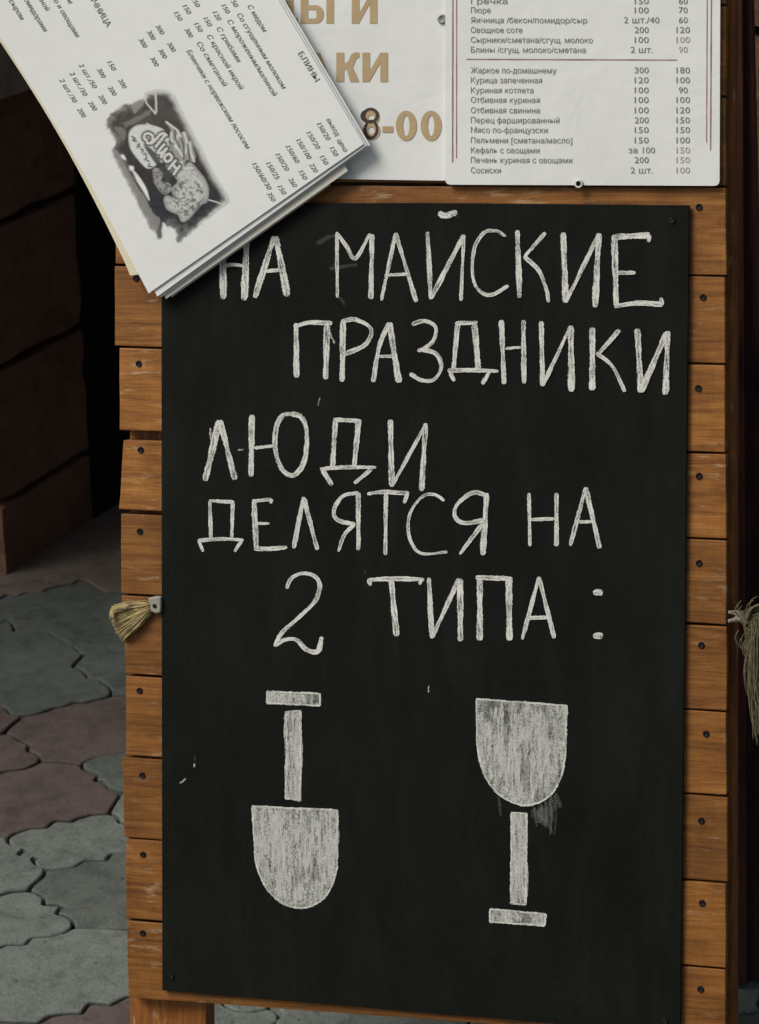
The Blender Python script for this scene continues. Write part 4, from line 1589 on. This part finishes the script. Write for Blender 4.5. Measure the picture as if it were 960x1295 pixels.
prism(bm, [b(x, y, 0.004)[:2] for x, y in ((187, 756.5), (195, 754.5), (203.5, 755), (203.4, 765), (203, 774.5), (196, 776), (190.5, 772.5), (189.5, 765))], ZP + 0.0005, ZP + 0.0095)
bevel_all(bm, 0.0015)
build('tab', bm, M['tab'], strawt)
build('nail', screw_bm(b(195.5, 766.5, ZP + 0.0097), 2.9 * PX, 0.0006), [M['screw_hole'], M['screw_hole']], strawt)

# rope tassel on the right edge
ropet = empty('rope_tassel', MB)
tag(ropet, 'frayed grey rope tassel tied to the right edge of the sign', 'rope tassel')
bm = bmesh.new()
for (x0, y0, x1, y1, r) in ((921.5, 774, 940, 777, 3.7), (921, 785, 943, 786, 4.2), (930, 780.5, 948, 784, 4.4)):
    for q_ in range(16):
        j0, j1, j2 = rng.normal(0, r * 0.33, (3, 2))
        path = catmull([(x0 + abs(j0[0]) * .5, y0 + j0[1] * .6), ((x0 + x1) / 2 + j1[0] * .4, (y0 + y1) / 2 - 1.2 + j1[1]), (x1 + j2[0], y1 + j2[1])], 2.5)
        tube(bm, [b(q[0], q[1], 0.004 + rng.normal(0, 0.0003) + 0.0016 * math.cos(q_)) for q in path], rng.uniform(0.0005, 0.0010), 5)
build('knot', bm, M['knot'], ropet)
bm = bmesh.new()
for k in range(400):
    t = rng.uniform(0, 1)
    s = np.array([938, 782]) + rng.normal(0, 2.2, 2)
    e = np.array([952 + 62 * t, 905 + rng.uniform(-40, 50) - 60 * abs(t - 0.3)])
    c1 = s + np.array([14 + 16 * t, 4]) + rng.normal(0, 2, 2)
    c2 = c1 * 0.45 + e * 0.55 + np.array([-6 + 8 * t, -4]) + rng.normal(0, 3, 2)
    c3 = c2 * 0.5 + e * 0.5 + rng.normal(0, 3.5, 2)
    path = catmull([s, c1, c2, c3, e], 6.0)
    zz = 0.002 + rng.uniform(-0.012, 0.012)
    tube(bm, [b(q[0], q[1], 0.002 + zz * min(1, j / 5)) for j, q in enumerate(path)], rng.uniform(0.0002, 0.0006), 4)
for k in range(110):   # loops and frizz at the top and the sides
    o = np.array([943 + rng.uniform(0, 22), 784 + rng.uniform(-5, 60)])
    a = rng.uniform(-2.6, 0.9)
    L = rng.uniform(9, 22)
    d1 = np.array([math.cos(a), math.sin(a)]) * L
    d2 = np.array([math.cos(a + 1.0), math.sin(a + 1.0)]) * L * 0.9
    path = catmull([o, o + d1 * 0.6, o + d1 + d2 * 0.3, o + d1 * 0.8 + d2], 3.0)
    tube(bm, [b(q[0], q[1], rng.uniform(0.004, 0.012)) for q in path[:1]] + [b(q[0], q[1], 0.008) for q in path[1:]], 0.0004, 4)
for k in range(8):
    o = np.array([944, 783]) + rng.normal(0, 1.5, 2)
    path = catmull([o, o + np.array([2 + k * .8, -10 - k * .6]), o + np.array([14 + k, -14 - k * .5]), o + np.array([26, -8 + k])], 3.0)
    tube(bm, [b(q[0], q[1], 0.006 + 0.0008 * k) for q in path], 0.0009, 5)
build('strands', bm, M['rope'], ropet)
